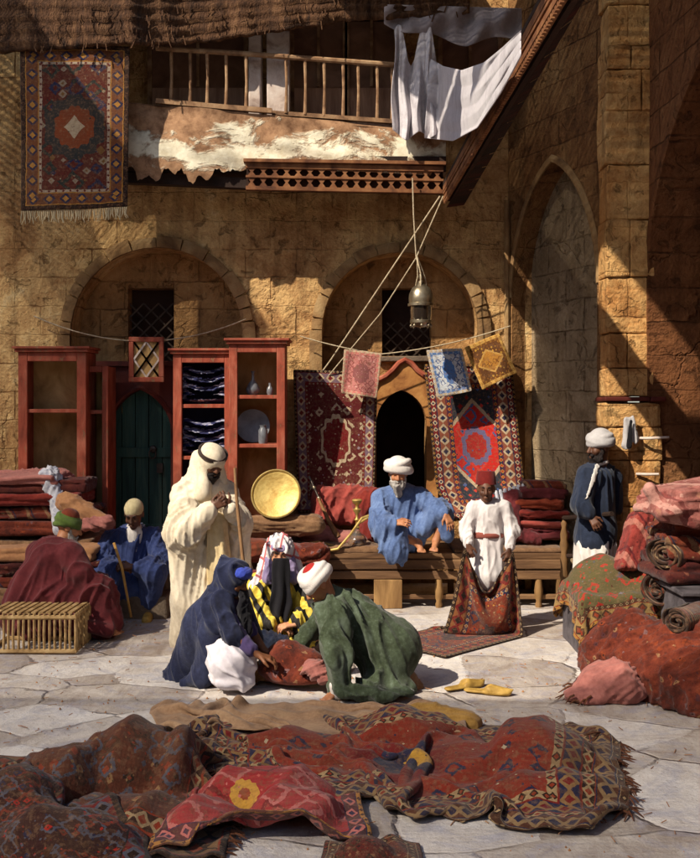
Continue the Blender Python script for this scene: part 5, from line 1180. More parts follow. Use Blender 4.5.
# heap between the women and the kneeling man
S = SDF(.012); S.ell(P(288, 660, 6.85), (.16, .14, .13)); S.ell(P(306, 664, 6.8), (.13, .12, .1), k=.05); S.ell(P(276, 668, 6.8), (.12, .1, .09), k=.05); S.ell(P(300, 676, 6.75), (.2, .12, .05), k=.06)
tag(sdf_obj(S, 'rug_bundle', M['bale'], fold=[(V(.7, -.3, .6), 15, .035)], zmin=.004), 'crumpled rust red bundle on the floor between the veiled woman and kneeling man', 'bundle')
S = SDF(.01); S.ell(P(316, 668, 6.62), (.1, .1, .06)); S.ell(P(324, 674, 6.6), (.07, .08, .05), k=.04)
tag(sdf_obj(S, 'pink_cloth', M['pinkcloth'], fold=[(V(.8, -.2, .4), 20, .04)], zmin=.004), 'small pink cloth beside the kneeling man\'s planted arm', 'cloth')
S = SDF(.01); S.ell(P(266, 640, 7.1), (.1, .1, .05)); S.ell(P(278, 644, 7.1), (.09, .08, .05), k=.03); S.cone(P(262, 640, 7.1), P(268, 660, 6.95), .04, .06, k=.05)
tag(sdf_obj(S, 'silvery_stuff', M['bluewhite'], fold=[(V(.5, 0, 1), 28, .03)]), 'silvery grey cloth the striped woman holds out to the veiled woman', 'cloth')
S = SDF(.012); S.ell(G(268, 684)+V(0, .1, .05), (.16, .1, .07)); tag(sdf_obj(S, 'tan_cloth', M['tancloth'], fold=[(V(1, 0, .3), 20, .03)], zmin=.004), 'low tan cloth at the edge of the veiled woman\'s white skirt', 'cloth')

# right side: chest under a patterned rug, bale, stack, grey chest
tag(MB().box((1.74, 7.5, -.01), (2.8, 8.22, .46), .01).obj('grey_chest', M['stonebox'], bev=.02, smooth=False), 'dark grey chest under the green and red patterned rug', 'chest')
ch = [(V(2.27, 7.86, .23), V(.54, .37, .24, 0)), (V(2.0, 7.9, .46), V(.28, .28, .25)), (V(2.45, 7.8, .46), V(.33, .3, .28))]
A = bil(V(1.52, 8.40, 0), V(2.62, 8.34, 0), V(1.66, 7.36, 0), V(2.74, 7.26, 0), 50, 44); A[..., 2] = .78+.03*wav(A.reshape(-1, 3), 7, 4).reshape(44, 50)
X = settle(A, 1.2, 1.16, floor_col(ch), None, 60, fric=.9, bend=.12); q = X.reshape(-1, 3); q[:, 2] += .03*(1-np.minimum(np.abs(wav(q*V(1, .4, .4), 15, 5, 3)), 1))**2
tag(grid_obj('patterned_rug', X, M['rug_chest'], None, .014, 1), 'green and red patterned rug thrown over the dark grey chest', 'rug')
R_ = np.array(Matrix.Rotation(math.radians(24), 3, 'Y')@Matrix.Rotation(-.3, 3, 'X')); S = SDF(.012)
for k in range(3): S.box(P(633, 543, 7.75)+R_@V(-.045+.045*k, 0, .01*k), V(.027, .12, .25-.008*k), rot=R_, rd=.024, k=.006)
tag(sdf_obj(S, 'folded_rug', M['redrug'], fold=[(R_@V(0, 0, 1), 14, .012)]), 'faded red folded rug standing tilted on the patterned rug', 'folded rug')
def roll(name, label, mat, a, c, r, turns=4, sag_=.0, n=90, m=30, seed=3, cat='rolled rug', th=.02):
    """a rug rolled up: a spiral strip swept along its axis"""
    a, c = np.asarray(a, float), np.asarray(c, float); d = unit(c-a); s = unit(np.cross(d, V(0, 0, 1))); u = np.cross(s, d); A = np.zeros((n, m, 3)); w = np.linalg.norm(c-a)
    for j in range(n):
        t_ = j/(n-1); ang = t_*turns*2*math.pi+2.2; rad = r*(1-.82*t_)
        for i in range(m):
            x = i/(m-1); rr = rad*(1+.05*math.sin(ang*2+x*5+seed)+.04*math.sin(x*9+ang)); p = a+(c-a)*x+s*rr*math.cos(ang)*1.08+u*rr*math.sin(ang)*.92+d*.02*math.sin(ang*1.3+seed)*(1 if x < .1 else 0); A[j, i] = p
    q = A.reshape(-1, 3); q[:, 2] = np.maximum(q[:, 2]+.008*wav(q, 18, seed), .01)
    return tag(grid_obj(name, A, mat, None, th, 1), label, cat)
S = SDF(.014); S.cone(P(620, 662, 6.95), P(716, 690, 6.3), .27, .3, k=.05); S.ell(P(634, 640, 6.9), (.2, .2, .2), k=.1); S.ell(P(690, 650, 6.6), (.28, .25, .24), k=.1)
v, q = S.mesh(1); v[:, 2] = np.maximum(v[:, 2], .004); v = folds(v, q, V(.3, -.2, 1), 10, .05, 5, along=.5); v = folds(v, q, V(.8, -.5, .2), 17, .02, 9, along=.3); v[:, 2] = np.maximum(v[:, 2], .003)
tag(link_mesh('rug_bale', v, q, M['bale']), 'fat mottled rust red rug bale on the floor at the right edge', 'rug bale')
S = SDF(.011); S.ell(G(608, 703)+V(0, .1, .1), (.17, .14, .13)); S.ell(G(626, 706)+V(0, .12, .1), (.14, .14, .14), k=.05); S.ell(G(590, 704)+V(0, .06, .04), (.16, .1, .06), k=.06)
tag(sdf_obj(S, 'pink_cloth', M['pinkcloth'], fold=[(V(.5, -.6, 1), 14, .035), (V(.9, -.2, .2), 20, .015)], zmin=.003), 'faded pink cloth bunched at the foot of the rust bale', 'cloth')
mb = MB()
for k in range(90):
    b_ = G(random.uniform(574, 606), random.uniform(689, 708))+V(0, .03, random.uniform(.02, .07)); d = V(-random.uniform(.5, 1), random.uniform(-.4, .3), 0)*random.uniform(.07, .17); e_ = b_+d; e_[2] = random.uniform(.006, .02); mb.tube([b_, (b_+e_)/2+V(0, 0, .015), e_], [.008, .007, .003], 4, False)
S = SDF(.012); S.ell(G(592, 698)+V(0, .06, .04), (.14, .1, .06)); v, q = S.mesh(1); v[:, 2] = np.maximum(v[:, 2], .003)
t = thing('fringed_rug', 'dark brown rug end with long fringe poking out beside the pink cloth', 'rug', G(590, 700)); link_mesh('weave', folds(v, q, V(1, 0, 0), 16, .03, 3), q, M['darkrug'], t); mb.obj('fringe', M['darkfringe'], t)
tag(MB().box((2.26, 6.75, -.01), (3.0, 7.3, .62), .012).obj('grey_chest', M['stonebox'], bev=.02, smooth=False), 'dark grey chest at the right edge under the tall stack of rugs', 'chest')
MB().box((2.22, 6.71, .622), (3.02, 7.32, .66), .006).obj('lid', M['stonebox'], bpy.data.objects['grey_chest.001'], bev=.01, smooth=False) if 'grey_chest.001' in bpy.data.objects else None
g = 'rugs in the tall stack at the right edge'
for i, (x, y_, z, hx, hz, m_, lb, tl) in enumerate([(2.58, 7.25, .75, .42, .08, 'oldrug', 'dark maroon rug at the bottom of the tall right stack', 0), (2.6, 7.22, .9, .4, .075, 'stripedrug', 'mottled rust rug low in the tall right stack', .05), (2.62, 7.25, 1.04, .36, .07, 'bale', 'deep red rug in the middle of the tall right stack', -.04), (2.66, 7.22, 1.17, .32, .065, 'oldrug', 'dark maroon rug below the topmost pink one of the right stack', .05)]):
    slabcloth('folded_rug', lb, 'folded rug', M[m_], (x, y_, z), hx, .3, hz, rot=random.uniform(-.12, .12), n=2, amp=.02, group=g, tilt=tl, seed=i+60)
nx, ny = 40, 30; A = np.zeros((ny, nx, 3))
pr = [(652, 494), (662, 492), (690, 482), (720, 474)]
S = SDF(.012); R_ = np.array(Matrix.Rotation(-.16, 3, 'Y')@Matrix.Rotation(.25, 3, 'Z'))
for k in range(3): S.box(P(692, 495, 7.05)+R_@V(.03*k, .01*k, .05*k-.05), V(.34-.02*k, .26, .03), rot=R_, rd=.026, k=.012)
S.cone(P(650, 489, 6.95), P(664, 515, 6.95), .05, .03, k=.06); S.cone(P(664, 515, 6.9), P(700, 520, 6.8), .05, .05, k=.05)
tag(sdf_obj(S, 'folded_rug', M['pinkrug'], fold=[(V(1, 0, .2), 12, .03)]), 'faded pink folded rug overhanging the top of the right stack', 'folded rug', g)
roll('rolled_rug', 'patterned rolled rug sticking out of the front of the tall right stack', M['rug_roll'], P(664, 556, 7.0), P(716, 546, 7.5), .125, seed=2)
roll('rolled_rug', 'dark maroon rolled rug wedged below the patterned roll by the grey chest', M['rug_pile'], P(656, 590, 7.25), P(700, 580, 7.5), .13, seed=6)
roll('rolled_rug', 'thin mottled rolled rug lying on top of the big rust bale', M['rug_heap'], P(676, 622, 6.45), P(720, 604, 7.0), .09, seed=9)
# grit, straw and scraps trodden into the paving
mb = MB(); lr = random.Random(99)
for k in range(900):
    y_ = lr.uniform(4.2, 9.2); x_ = lr.uniform(-.38, .38)*y_; z_ = .004
    if lr.random() < .55:
        r_ = lr.uniform(.003, .011); mb.add([(x_+r_*math.cos(t_)*lr.uniform(.6, 1.2), y_+r_*math.sin(t_)*lr.uniform(.6, 1.2), 0) for t_ in (0, 1.2, 2.5, 3.8, 5)]+[(x_, y_, z_+r_*.8)], [(0, 1, 5), (1, 2, 5), (2, 3, 5), (3, 4, 5), (4, 0, 5)])
    else:
        an = lr.uniform(0, 6.28); l_ = lr.uniform(.02, .07); mb.bar((x_, y_, z_+.006), (x_+l_*math.cos(an), y_+l_*math.sin(an), z_+.005+lr.uniform(0, .008)), .0035, .003)
o = mb.obj('litter', M['tancloth'], smooth=False); o['kind'] = 'stuff'
# ================================================================ PEOPLE
def hand_prims(S, w, d, n, thumb, curl=.5, sc=1.0, spread=.12):
    """palm with five fingers: w wrist, d finger direction, n the way the palm faces, thumb = +1/-1 side"""
    d = unit(d); n = unit(np.asarray(n, float)-d*(np.asarray(n, float)@d)); s = np.cross(d, n)*thumb
    for k in (-1, 0, 1): S.cone(w+s*.012*k*sc, w+(d*.085+s*.023*k)*sc, .017*sc, .014*sc, k=.012)
    for off, ln in ((.032, .066), (.011, .078), (-.011, .072), (-.031, .056)):
        b = w+(d*.086+s*off)*sc; ang = 0.0; p = b; dd = unit(d+s*off/.03*spread)
        for i, fr in enumerate((.42, .33, .25)):
            ang += curl*(.5+.35*i); q = p+unit(dd*math.cos(ang)+n*math.sin(ang))*ln*fr*1.25*sc
            S.cone(p, q, (.0098-.001*i)*sc, (.0088-.001*i)*sc, k=.006); p = q
    b = w+(d*.022+s*.022)*sc; q = b+(s*.036+d*.035+n*.014)*sc; S.cone(b, q, .015*sc, .0115*sc, k=.012); S.cone(q, q+(d*.032+s*.008+n*.016)*sc, .0112*sc, .0085*sc, k=.006)
def head_prims(S, c, R, sc=1.0, ears=True):
    T = lambda x, y, z: c+R@(V(x, y, z)*sc)
    S.ell(T(0, -.012, .035), V(.075, .095, .084)*sc, rot=R, k=.02); S.ell(T(0, .03, -.035), V(.057, .064, .083)*sc, rot=R, k=.04)
    S.ell(T(0, .072, -.102), V(.026, .02, .02)*sc, rot=R, k=.03)
    for s in (-1, 1):
        S.ell(T(s*.036, .072, -.03), V(.026, .022, .026)*sc, rot=R, k=.025)
        S.ell(T(s*.03, .106, .004), V(.02, .016, .014)*sc, rot=R, k=.014, op='c')
        S.ell(T(s*.03, .081, .003), V(.0155, .0135, .012)*sc, rot=R, k=.003)
        if ears: S.ell(T(s*.079, -.005, -.004), V(.011, .024, .034)*sc, rot=R, k=.01)
    S.cone(T(-.038, .086, .024), T(.038, .086, .024), .011*sc, k=.014)
    S.cone(T(0, .094, .014), T(0, .117, -.03), .009*sc, .0155*sc, k=.012)
    for s in (-1, 1): S.ell(T(s*.013, .104, -.034), V(.010, .011, .009)*sc, rot=R, k=.008)
    S.ell(T(0, .1, -.0665), V(.024, .009, .0065)*sc, rot=R, k=.006); S.ell(T(0, .097, -.080), V(.02, .01, .007)*sc, rot=R, k=.006)
def person(label, J, fwd, skin, up=(0, 0, 1), hs=1.0, hands=(), feet=(), res=.0065, group=None, base=None):
    """one continuous body: J holds the joints in place coordinates"""
    base = base if base is not None else np.append(J['pel'][:2], 0)
    t = thing('person', label, 'person', base, group); R = frame(fwd, up); S = SDF(res); b = hs
    S.cone(J['pel'], J['chest'], .09*b, .09*b, k=.05); S.cone(J['chest'], J['neck'], .08*b, .05*b, k=.05)
    S.cone(J['neck'], J['head']+R@V(0, -.012, -.045)*b, .052*b, .05*b, k=.03)
    head_prims(S, J['head'], R, b)
    for s in 'LR':
        if 'sh'+s in J:
            sh, el, wr = J['sh'+s], J['el'+s], J['wr'+s]
            S.cone(J['chest']*.3+J['neck']*.7, sh, .045*b, .042*b, k=.04); S.cone(sh, el, .042*b, .034*b, k=.03); S.cone(el, wr, .039*b, .024*b, k=.02)
        if 'kn'+s in J:
            hp = J['pel']+(J['kn'+s]-J['pel'])*.15; S.cone(hp, J['kn'+s], .085*b, .052*b, k=.04); S.cone(J['kn'+s], J['an'+s], .052*b, .034*b, k=.03)
            if 'to'+s in J:
                S.cone(J['an'+s], J['to'+s], .034*b, .026*b, k=.025)
                d = unit(J['to'+s]-J['an'+s]); sd_ = unit(np.cross(d, V(0, 0, 1)))
                for k in range(5): S.cone(J['to'+s]+sd_*(k-2)*.015*b, J['to'+s]+sd_*(k-2)*.017*b+d*(.035-.004*abs(k-1))*b, .011*b, .009*b, k=.006)
    for (w, d, n, th, cu) in hands: hand_prims(S, w, d, n, th, cu, .95*b)
    sdf_obj(S, 'body', M[skin], t)
    for s in (-1, 1):
        c = J['head']+R@(V(s*.03, .0885, .003)*b); mb = MB(); mb.lathe([(0, -.005), (.007*b, -.003), (.0085*b, 0), (.006*b, .004), (0, .005)], c, 10, R[:, 1]); mb.obj('eye', M['eye'], t)
        mb = MB(); mb.tube([J['head']+R@(V(s*x, y_, z)*b) for x, y_, z in ((.014, .101, .025), (.03, .1, .031), (.046, .088, .026))], [.004*b, .0055*b, .003*b], 6); mb.obj('eyebrow', M['beard_grey'] if 'grey beard' in label or 'white beard' in label else M['beard_black'], t)
    return t, R
def garment(t, name, mat, prims, res=.011, fold=(), label=None, cuts=(), zmin=None, **k):
    S = SDF(res)
    for p in prims:
        kw = p[-1] if isinstance(p[-1], dict) else {}; a = p[:-1] if kw else p
        getattr(S, a[0])(*a[1:], **kw)
    for p in cuts:
        kw = dict(p[-1]) if isinstance(p[-1], dict) else {}; a = p[:-1] if kw else p; kw['op'] = 'c'
        getattr(S, a[0])(*a[1:], **kw)
    return sdf_obj(S, name, M[mat], t, fold=fold, label=label, **k)
def turban(t, c, R, mat, r=.098, rad=.03, n=5, top=None, topmat=None, lift=.05, sc=1.0, dome=.085, seed=0, label=None):
    """cloth wound round the head in crossing turns"""
    S = SDF(.007); rr = random.Random(seed)
    for k in range(n):
        z = lift+(-.018+.05*k/(n-1)); tilt = rr.uniform(-.32, .32); ax = R@unit(V(math.sin(tilt), rr.uniform(-.25, .2), 1)); q = r*(1-.10*k/(n-1))*rr.uniform(.95, 1.03)
        S.torus(c+R@V(rr.uniform(-.006, .006), -.012, z)*sc, ax, q*sc, rad*rr.uniform(.8, 1.1)*sc, k=.006)
    S.ell(c+R@V(0, -.012, lift+.012)*sc, V(r*.98, r*1.05, dome)*sc, rot=R, k=.01)
    S.ell(c+R@V(0, -.0, -.075)*sc, V(.085, .12, .1)*sc, rot=R, k=.012, op='c')
    o = sdf_obj(S, 'turban', M[mat], t, label=label)
    if top:
        S = SDF(.007); S.ell(c+R@V(0, -.012, lift+top[0])*sc, V(top[1], top[1], top[2])*sc, rot=R); sdf_obj(S, 'turban_top', M[topmat], t)
    return o
def beard(t, c, R, mat, ln=.09, w=.058, sc=1.0, mous=True):
    S = SDF(.006); T = lambda x, y, z: c+R@(V(x, y, z)*sc)
    S.cone(T(0, .062, -.1), T(0, .075, -.1-ln), w*.85*sc, .024*sc, k=.03); S.ell(T(0, .045, -.085), V(.064, .056, .05)*sc, rot=R, k=.03)
    for s in (-1, 1): S.cone(T(s*.066, .02, -.02), T(s*.05, .05, -.085), .013*sc, .022*sc, k=.02)
    if mous: S.cone(T(-.032, .1, -.058), T(.032, .1, -.058), .0085*sc, k=.01)
    S.ell(T(0, .112, -.073), V(.018, .02, .008)*sc, rot=R, k=.008, op='c')
    sdf_obj(S, 'beard', M[mat], t, fold=[(R@V(0, .1, 1), 34, .016)])
DOWN = V(0, 0, -1)

Pb = lambda x, y, d: P(207+(x-207)*.9, y, d+.2)
# ---- 1 bedouin in white, leaning on a staff
J = dict(pel=Pb(207, 556, 7.78), chest=Pb(204, 503, 7.74), neck=Pb(207, 481, 7.7), head=Pb(212, 461, 7.62), shL=Pb(186, 494, 7.7), elL=Pb(186, 530, 7.5), wrL=Pb(212, 509, 7.38), shR=Pb(228, 492, 7.78), elR=Pb(240, 521, 7.62), wrR=Pb(231, 507, 7.42), knL=Pb(200, 605, 7.72), anL=Pb(200, 645, 7.75), toL=G(202, 651), knR=Pb(214, 605, 7.75), anR=Pb(216, 645, 7.8), toR=G(220, 650))
t, R = person('tall standing man in cream white bedouin robe leaning on long staff', J, (.5, -.72, -.48), 'skin_dark', hands=((J['wrL'], (.8, -.15, .55), (.3, .8, .2), 1, 1.0), (J['wrR'], (-.55, -.3, .75), (-.2, .8, .3), -1, 1.0)))
garment(t, 'robe', 'white_robe', [('cone', Pb(205, 492, 7.76), Pb(206, 560, 7.8), .19, .215, dict(k=.08)), ('cone', Pb(206, 560, 7.8), Pb(212, 648, 7.82), .215, .26, dict(k=.08)), ('cone', Pb(187, 495, 7.7), Pb(226, 492, 7.8), .095, .09, dict(k=.06)),
    ('cone', Pb(184, 497, 7.66), Pb(183, 532, 7.46), .105, .13, dict(k=.05)), ('cone', Pb(183, 532, 7.46), Pb(209, 511, 7.38), .125, .07, dict(k=.05)), ('cone', Pb(230, 495, 7.76), Pb(242, 522, 7.62), .085, .09, dict(k=.05)), ('cone', Pb(242, 522, 7.62), Pb(233, 508, 7.44), .085, .055, dict(k=.04)),
    ('cone', Pb(181, 532, 7.55), Pb(184, 642, 7.72), .12, .1, dict(k=.08)), ('cone', Pb(241, 530, 7.64), Pb(246, 640, 7.8), .07, .07, dict(k=.07)), ('cone', Pb(205, 556, 7.6), Pb(212, 640, 7.66), .1, .1, dict(k=.1))], fold=[(V(.12, 0, 1), 13, .042, dict(along=.045))])
garment(t, 'gown_front', 'gown', [('cone', Pb(219, 522, 7.5), Pb(224, 645, 7.56), .08, .12, dict(k=.04, flat=(V(0, 1, 0), .8)))], fold=[(V(0, 0, 1), 14, .03)])
garment(t, 'head_cloth', 'white_robe', [('ell', J['head']+R@V(0, -.008, .028), V(.104, .126, .115), dict(rot=R, k=.02)), ('cone', Pb(204, 462, 7.72), Pb(196, 490, 7.74), .105, .13, dict(k=.06)), ('cone', Pb(206, 470, 7.62), Pb(202, 494, 7.58), .05, .07, dict(k=.05)), ('cone', Pb(219, 468, 7.72), Pb(224, 490, 7.74), .05, .06, dict(k=.05))], res=.009, fold=[(V(-.3, 0, 1), 14, .018)],
    cuts=[('ell', J['head']+R@V(0, .13, -.06), V(.054, .10, .07), dict(rot=R, k=.015))])
S = SDF(.006)
for z in (.048, .068): S.torus(J['head']+R@V(0, -.008, z+.01), R@V(0, .12, 1), .112, .009, k=.003)
sdf_obj(S, 'head_cord', M['agal'], t)
beard(t, J['head'], R, 'beard_black', .07, .062)
MB().tube([P(235, 468, 7.5), P(237, 503, 7.5), P(243, 560, 7.46), P(249, 634, 7.44)], [.012, .013, .014, .012], 10).obj('x', M['brownstick']); o = bpy.data.objects['x']; o.name = 'staff'; tag(o, 'long brown staff held by the standing bedouin', 'staff')

# ---- 2 man in blue with a cane
J = dict(pel=P(135, 585, 9.28), chest=P(134, 548, 9.2), neck=P(134, 529, 9.16), head=P(134, 514, 9.08), shL=P(113, 537, 9.2), elL=P(105, 561, 9.05), wrL=P(118, 569, 8.86), shR=P(155, 536, 9.2), elR=P(160, 562, 9.02), wrR=P(131, 567, 8.8), knL=P(108, 572, 8.88), anL=P(119, 611, 9.0), toL=P(115, 619, 8.86), knR=P(154, 570, 8.86), anR=P(149, 611, 8.98), toR=P(147, 620, 8.82))
t, R = person('seated man in indigo blue robe and cream cap holding a yellow cane', J, (-.05, -.9, -.4), 'skin_dark', hands=((J['wrL'], (.9, -.2, .15), (0, .5, -.6), 1, .9), (J['wrR'], (-.9, -.15, .1), (0, .6, -.5), -1, .9)))
garment(t, 'robe', 'indigo', [('cone', P(134, 541, 9.22), P(135, 583, 9.28), .165, .22, dict(k=.06)), ('cone', P(114, 538, 9.2), P(154, 537, 9.2), .082, .082, dict(k=.05)), ('cone', P(112, 540, 9.2), P(103, 562, 9.05), .088, .095, dict(k=.04)), ('cone', P(103, 562, 9.05), P(114, 570, 8.9), .09, .07, dict(k=.04)),
    ('cone', P(156, 539, 9.2), P(163, 563, 9.02), .088, .095, dict(k=.04)), ('cone', P(163, 563, 9.02), P(140, 568, 8.84), .09, .065, dict(k=.04)), ('cone', P(128, 583, 9.2), P(108, 574, 8.9), .15, .11, dict(k=.06)), ('cone', P(108, 574, 8.9), P(118, 603, 9.0), .105, .09, dict(k=.05)), ('cone', P(142, 583, 9.2), P(154, 572, 8.88), .15, .11, dict(k=.06)), ('cone', P(154, 572, 8.88), P(150, 602, 8.98), .105, .095, dict(k=.05)), ('ell', P(132, 590, 9.05), V(.2, .14, .13), dict(k=.08))],
    fold=[(V(.15, 0, 1), 15, .03, dict(along=.1))], cuts=[('cone', P(134, 530, 9.02), P(133, 560, 9.0), .06, .035, dict(k=.02))])
garment(t, 'shirt', 'turban', [('cone', P(134, 533, 9.1), P(133, 553, 9.07), .075, .03, dict(k=.02, flat=(V(0, 1, 0), .6))), ('cone', P(134, 529, 9.15), P(134, 536, 9.14), .065, .08)], fold=[(V(0, 0, 1), 22, .015)])
S = SDF(.006); c = J['head']; S.ell(c+R@V(0, -.015, .045), V(.086, .104, .092), rot=R); S.ell(c+R@V(0, .03, -.06), V(.12, .15, .085), rot=R, k=.01, op='c'); sdf_obj(S, 'cap', M['capcream'], t, fold=[(V(0, 0, 1), 30, .008)])
for s in 'LR':
    S = SDF(.007); S.cone(J['an'+s]+V(0, .02, -.025), J['to'+s]+V(0, -.02, -.005), .045, .045, k=.02); S.ell(J['an'+s]+V(0, .02, .04), V(.04, .05, .05), k=.01, op='c'); sdf_obj(S, 'slipper', M['brownleather'] if s == 'L' else M['leather_y'], t)
o = MB().tube([P(114, 543, 8.82), P(122, 568, 8.74), P(131, 617, 8.78)], [.013, .012, .011], 8).obj('cane', M['stick']); tag(o, 'yellow cane held upright by the blue robed man', 'cane')

# ---- 3 man in wine red seen from behind
J = dict(pel=P(48, 606, 8.38), chest=P(53, 562, 8.36), neck=P(61, 543, 8.4), head=P(68, 527, 8.45), shL=P(36, 553, 8.5), elL=P(46, 580, 8.6), wrL=P(66, 577, 8.55), shR=P(72, 553, 8.28), elR=P(83, 574, 8.2), wrR=P(68, 578, 8.3), knL=P(100, 588, 8.5), anL=P(106, 626, 8.5), toL=P(118, 632, 8.4), knR=P(98, 592, 8.2), anR=P(104, 629, 8.2), toR=P(115, 633, 8.15))
t, R = person('seated man in wine red robe and green banded turban with white beard', J, (.88, .3, -.3), 'skin_tan', hands=((J['wrR'], (-.5, .3, .3), (0, .6, -.4), 1, .7), (J['wrL'], (.7, -.3, .2), (0, -.5, -.5), 1, .7)))
garment(t, 'robe', 'wine', [('cone', P(53, 560, 8.36), P(44, 603, 8.38), .2, .29, dict(k=.08)), ('cone', P(38, 553, 8.46), P(70, 552, 8.3), .1, .095, dict(k=.06)), ('cone', P(72, 555, 8.26), P(82, 574, 8.18), .1, .095, dict(k=.05)), ('cone', P(82, 574, 8.18), P(70, 579, 8.28), .09, .065, dict(k=.04)), ('cone', P(50, 606, 8.3), P(98, 592, 8.22), .22, .13, dict(k=.08)), ('cone', P(98, 592, 8.22), P(106, 622, 8.22), .13, .13, dict(k=.06)), ('cone', P(98, 590, 8.5), P(106, 622, 8.5), .13, .12, dict(k=.08)), ('ell', P(48, 622, 8.3), V(.36, .26, .13), dict(k=.08)), ('cone', P(70, 618, 8.1), P(106, 630, 8.1), .1, .06, dict(k=.06))],
    fold=[(V(.35, 0, 1), 11, .044, dict(along=.06))])
turban(t, J['head'], R, 'greenband', .1, .028, 4, (.055, .082, .07), 'brownred', .035, seed=4)
beard(t, J['head'], R, 'beard_grey', .1, .05)

# ---- 4 woman in a dark veil
J = dict(pel=P(206, 656, 6.98), chest=P(221, 614, 6.9), neck=P(226, 594, 6.87), head=P(232, 579, 6.82), shL=P(233, 604, 7.0), elL=P(250, 630, 6.95), wrL=P(264, 650, 6.85), shR=P(219, 606, 6.74), elR=P(236, 638, 6.62), wrR=P(258, 655, 6.62), knL=P(246, 650, 6.9), anL=P(214, 675, 7.05), toL=P(206, 683, 7.05), knR=P(240, 655, 6.65), anR=P(236, 680, 6.66), toR=G(252, 685))
t, R = person('crouching woman in a long dark navy veil with blue head band and white skirt', J, (.85, -.45, -.22), 'skin_brown', hands=((J['wrR'], (.9, .1, -.3), (0, .2, -1), -1, .55), (J['wrL'], (.85, -.3, -.35), (0, -.2, -1), 1, .5)))
garment(t, 'dress', 'violet', [('cone', P(224, 603, 6.88), P(214, 645, 6.92), .12, .11, dict(k=.05)), ('cone', P(219, 607, 6.76), P(234, 634, 6.66), .075, .07, dict(k=.04)), ('cone', P(234, 634, 6.66), P(250, 649, 6.63), .062, .05, dict(k=.03)), ('cone', P(233, 606, 6.98), P(250, 632, 6.93), .07, .06, dict(k=.04))], fold=[(V(.3, 0, 1), 24, .022)])
garment(t, 'skirt', 'skirt', [('ell', P(232, 660, 6.72), V(.155, .15, .12), dict(k=.05)), ('cone', P(224, 655, 6.74), P(236, 653, 6.68), .11, .11, dict(k=.08)), ('cone', P(230, 665, 6.62), P(246, 681, 6.62), .1, .055, dict(k=.07)), ('ell', P(232, 680, 6.66), V(.15, .12, .035), dict(k=.05))], fold=[(V(.55, -.2, -1), 16, .028)])
garment(t, 'veil', 'veil', [('ell', J['head']+R@V(0, -.01, .03), V(.108, .128, .12), dict(rot=R, k=.02)), ('cone', P(228, 588, 6.86), P(209, 625, 6.98), .1, .16, dict(k=.07)), ('cone', P(209, 625, 6.98), P(186, 670, 7.04), .165, .13, dict(k=.08)), ('cone', P(187, 672, 7.03), P(165, 682, 7.04), .1, .035, dict(k=.06)), ('cone', P(217, 606, 6.74), P(203, 676, 6.8), .09, .08, dict(k=.06)), ('cone', P(203, 676, 6.8), P(184, 684, 6.84), .07, .03, dict(k=.05)), ('cone', P(238, 592, 6.98), P(252, 640, 6.98), .065, .085, dict(k=.05)),
    ('cone', P(221, 606, 6.72), P(233, 634, 6.64), .08, .075, dict(k=.04)), ('cone', P(233, 634, 6.64), P(240, 642, 6.64), .07, .055, dict(k=.04))], res=.009, fold=[(V(-.45, 0, 1), 14, .03, dict(along=.07))],
    cuts=[('ell', J['head']+R@V(.0, .13, -.03), V(.056, .09, .075), dict(rot=R, k=.012)), ('cone', P(239, 602, 6.72), P(244, 625, 6.68), .05, .06, dict(k=.02))])
S = SDF(.006); S.ell(J['head']+R@V(0, .066, .068), V(.084, .07, .05), rot=R); sdf_obj(S, 'head_band', M['bluehead'], t, fold=[(R@V(1, 0, 0), 30, .008)])
garment(t, 'face_veil', 'blackcloth', [('cone', J['head']+R@V(0, .1, -.06), P(246, 632, 6.7), .04, .055, dict(k=.02, flat=(R[:, 1], .35)))], res=.008, fold=[(V(.2, 0, 1), 26, .02)])

# ---- 5 woman in yellow and black stripes
J = dict(pel=P(283, 632, 7.9), chest=P(281, 592, 7.82), neck=P(281, 570, 7.8), head=P(280, 553, 7.75), shL=P(261, 582, 7.8), elL=P(256, 613, 7.66), wrL=P(275, 626, 7.5), shR=P(303, 582, 7.8), elR=P(313, 612, 7.66), wrR=P(296, 624, 7.48), knL=P(256, 636, 7.62), anL=P(292, 640, 7.6), knR=P(314, 634, 7.62), anR=P(276, 641, 7.6))
t, R = person('sitting woman in yellow and black stripes with long black face veil', J, (.04, -.97, -.16), 'skin_pale', hands=((J['wrL'], (.9, -.2, -.1), (0, .3, -1), 1, .6), (J['wrR'], (-.9, -.2, -.1), (0, .3, -1), -1, .6)))
garment(t, 'robe', 'stripes', [('cone', P(282, 584, 7.84), P(283, 630, 7.9), .165, .21, dict(k=.06)), ('cone', P(263, 582, 7.82), P(301, 582, 7.82), .085, .085, dict(k=.05)), ('cone', P(261, 584, 7.8), P(256, 612, 7.66), .095, .11, dict(k=.04)), ('cone', P(256, 612, 7.66), P(270, 623, 7.52), .105, .07, dict(k=.04)), ('cone', P(303, 584, 7.8), P(313, 611, 7.66), .095, .11, dict(k=.04)), ('cone', P(313, 611, 7.66), P(300, 622, 7.5), .105, .07, dict(k=.04)), ('ell', P(284, 635, 7.72), V(.3, .25, .095), dict(k=.06))], fold=[(V(.1, 0, 1), 15, .028)])
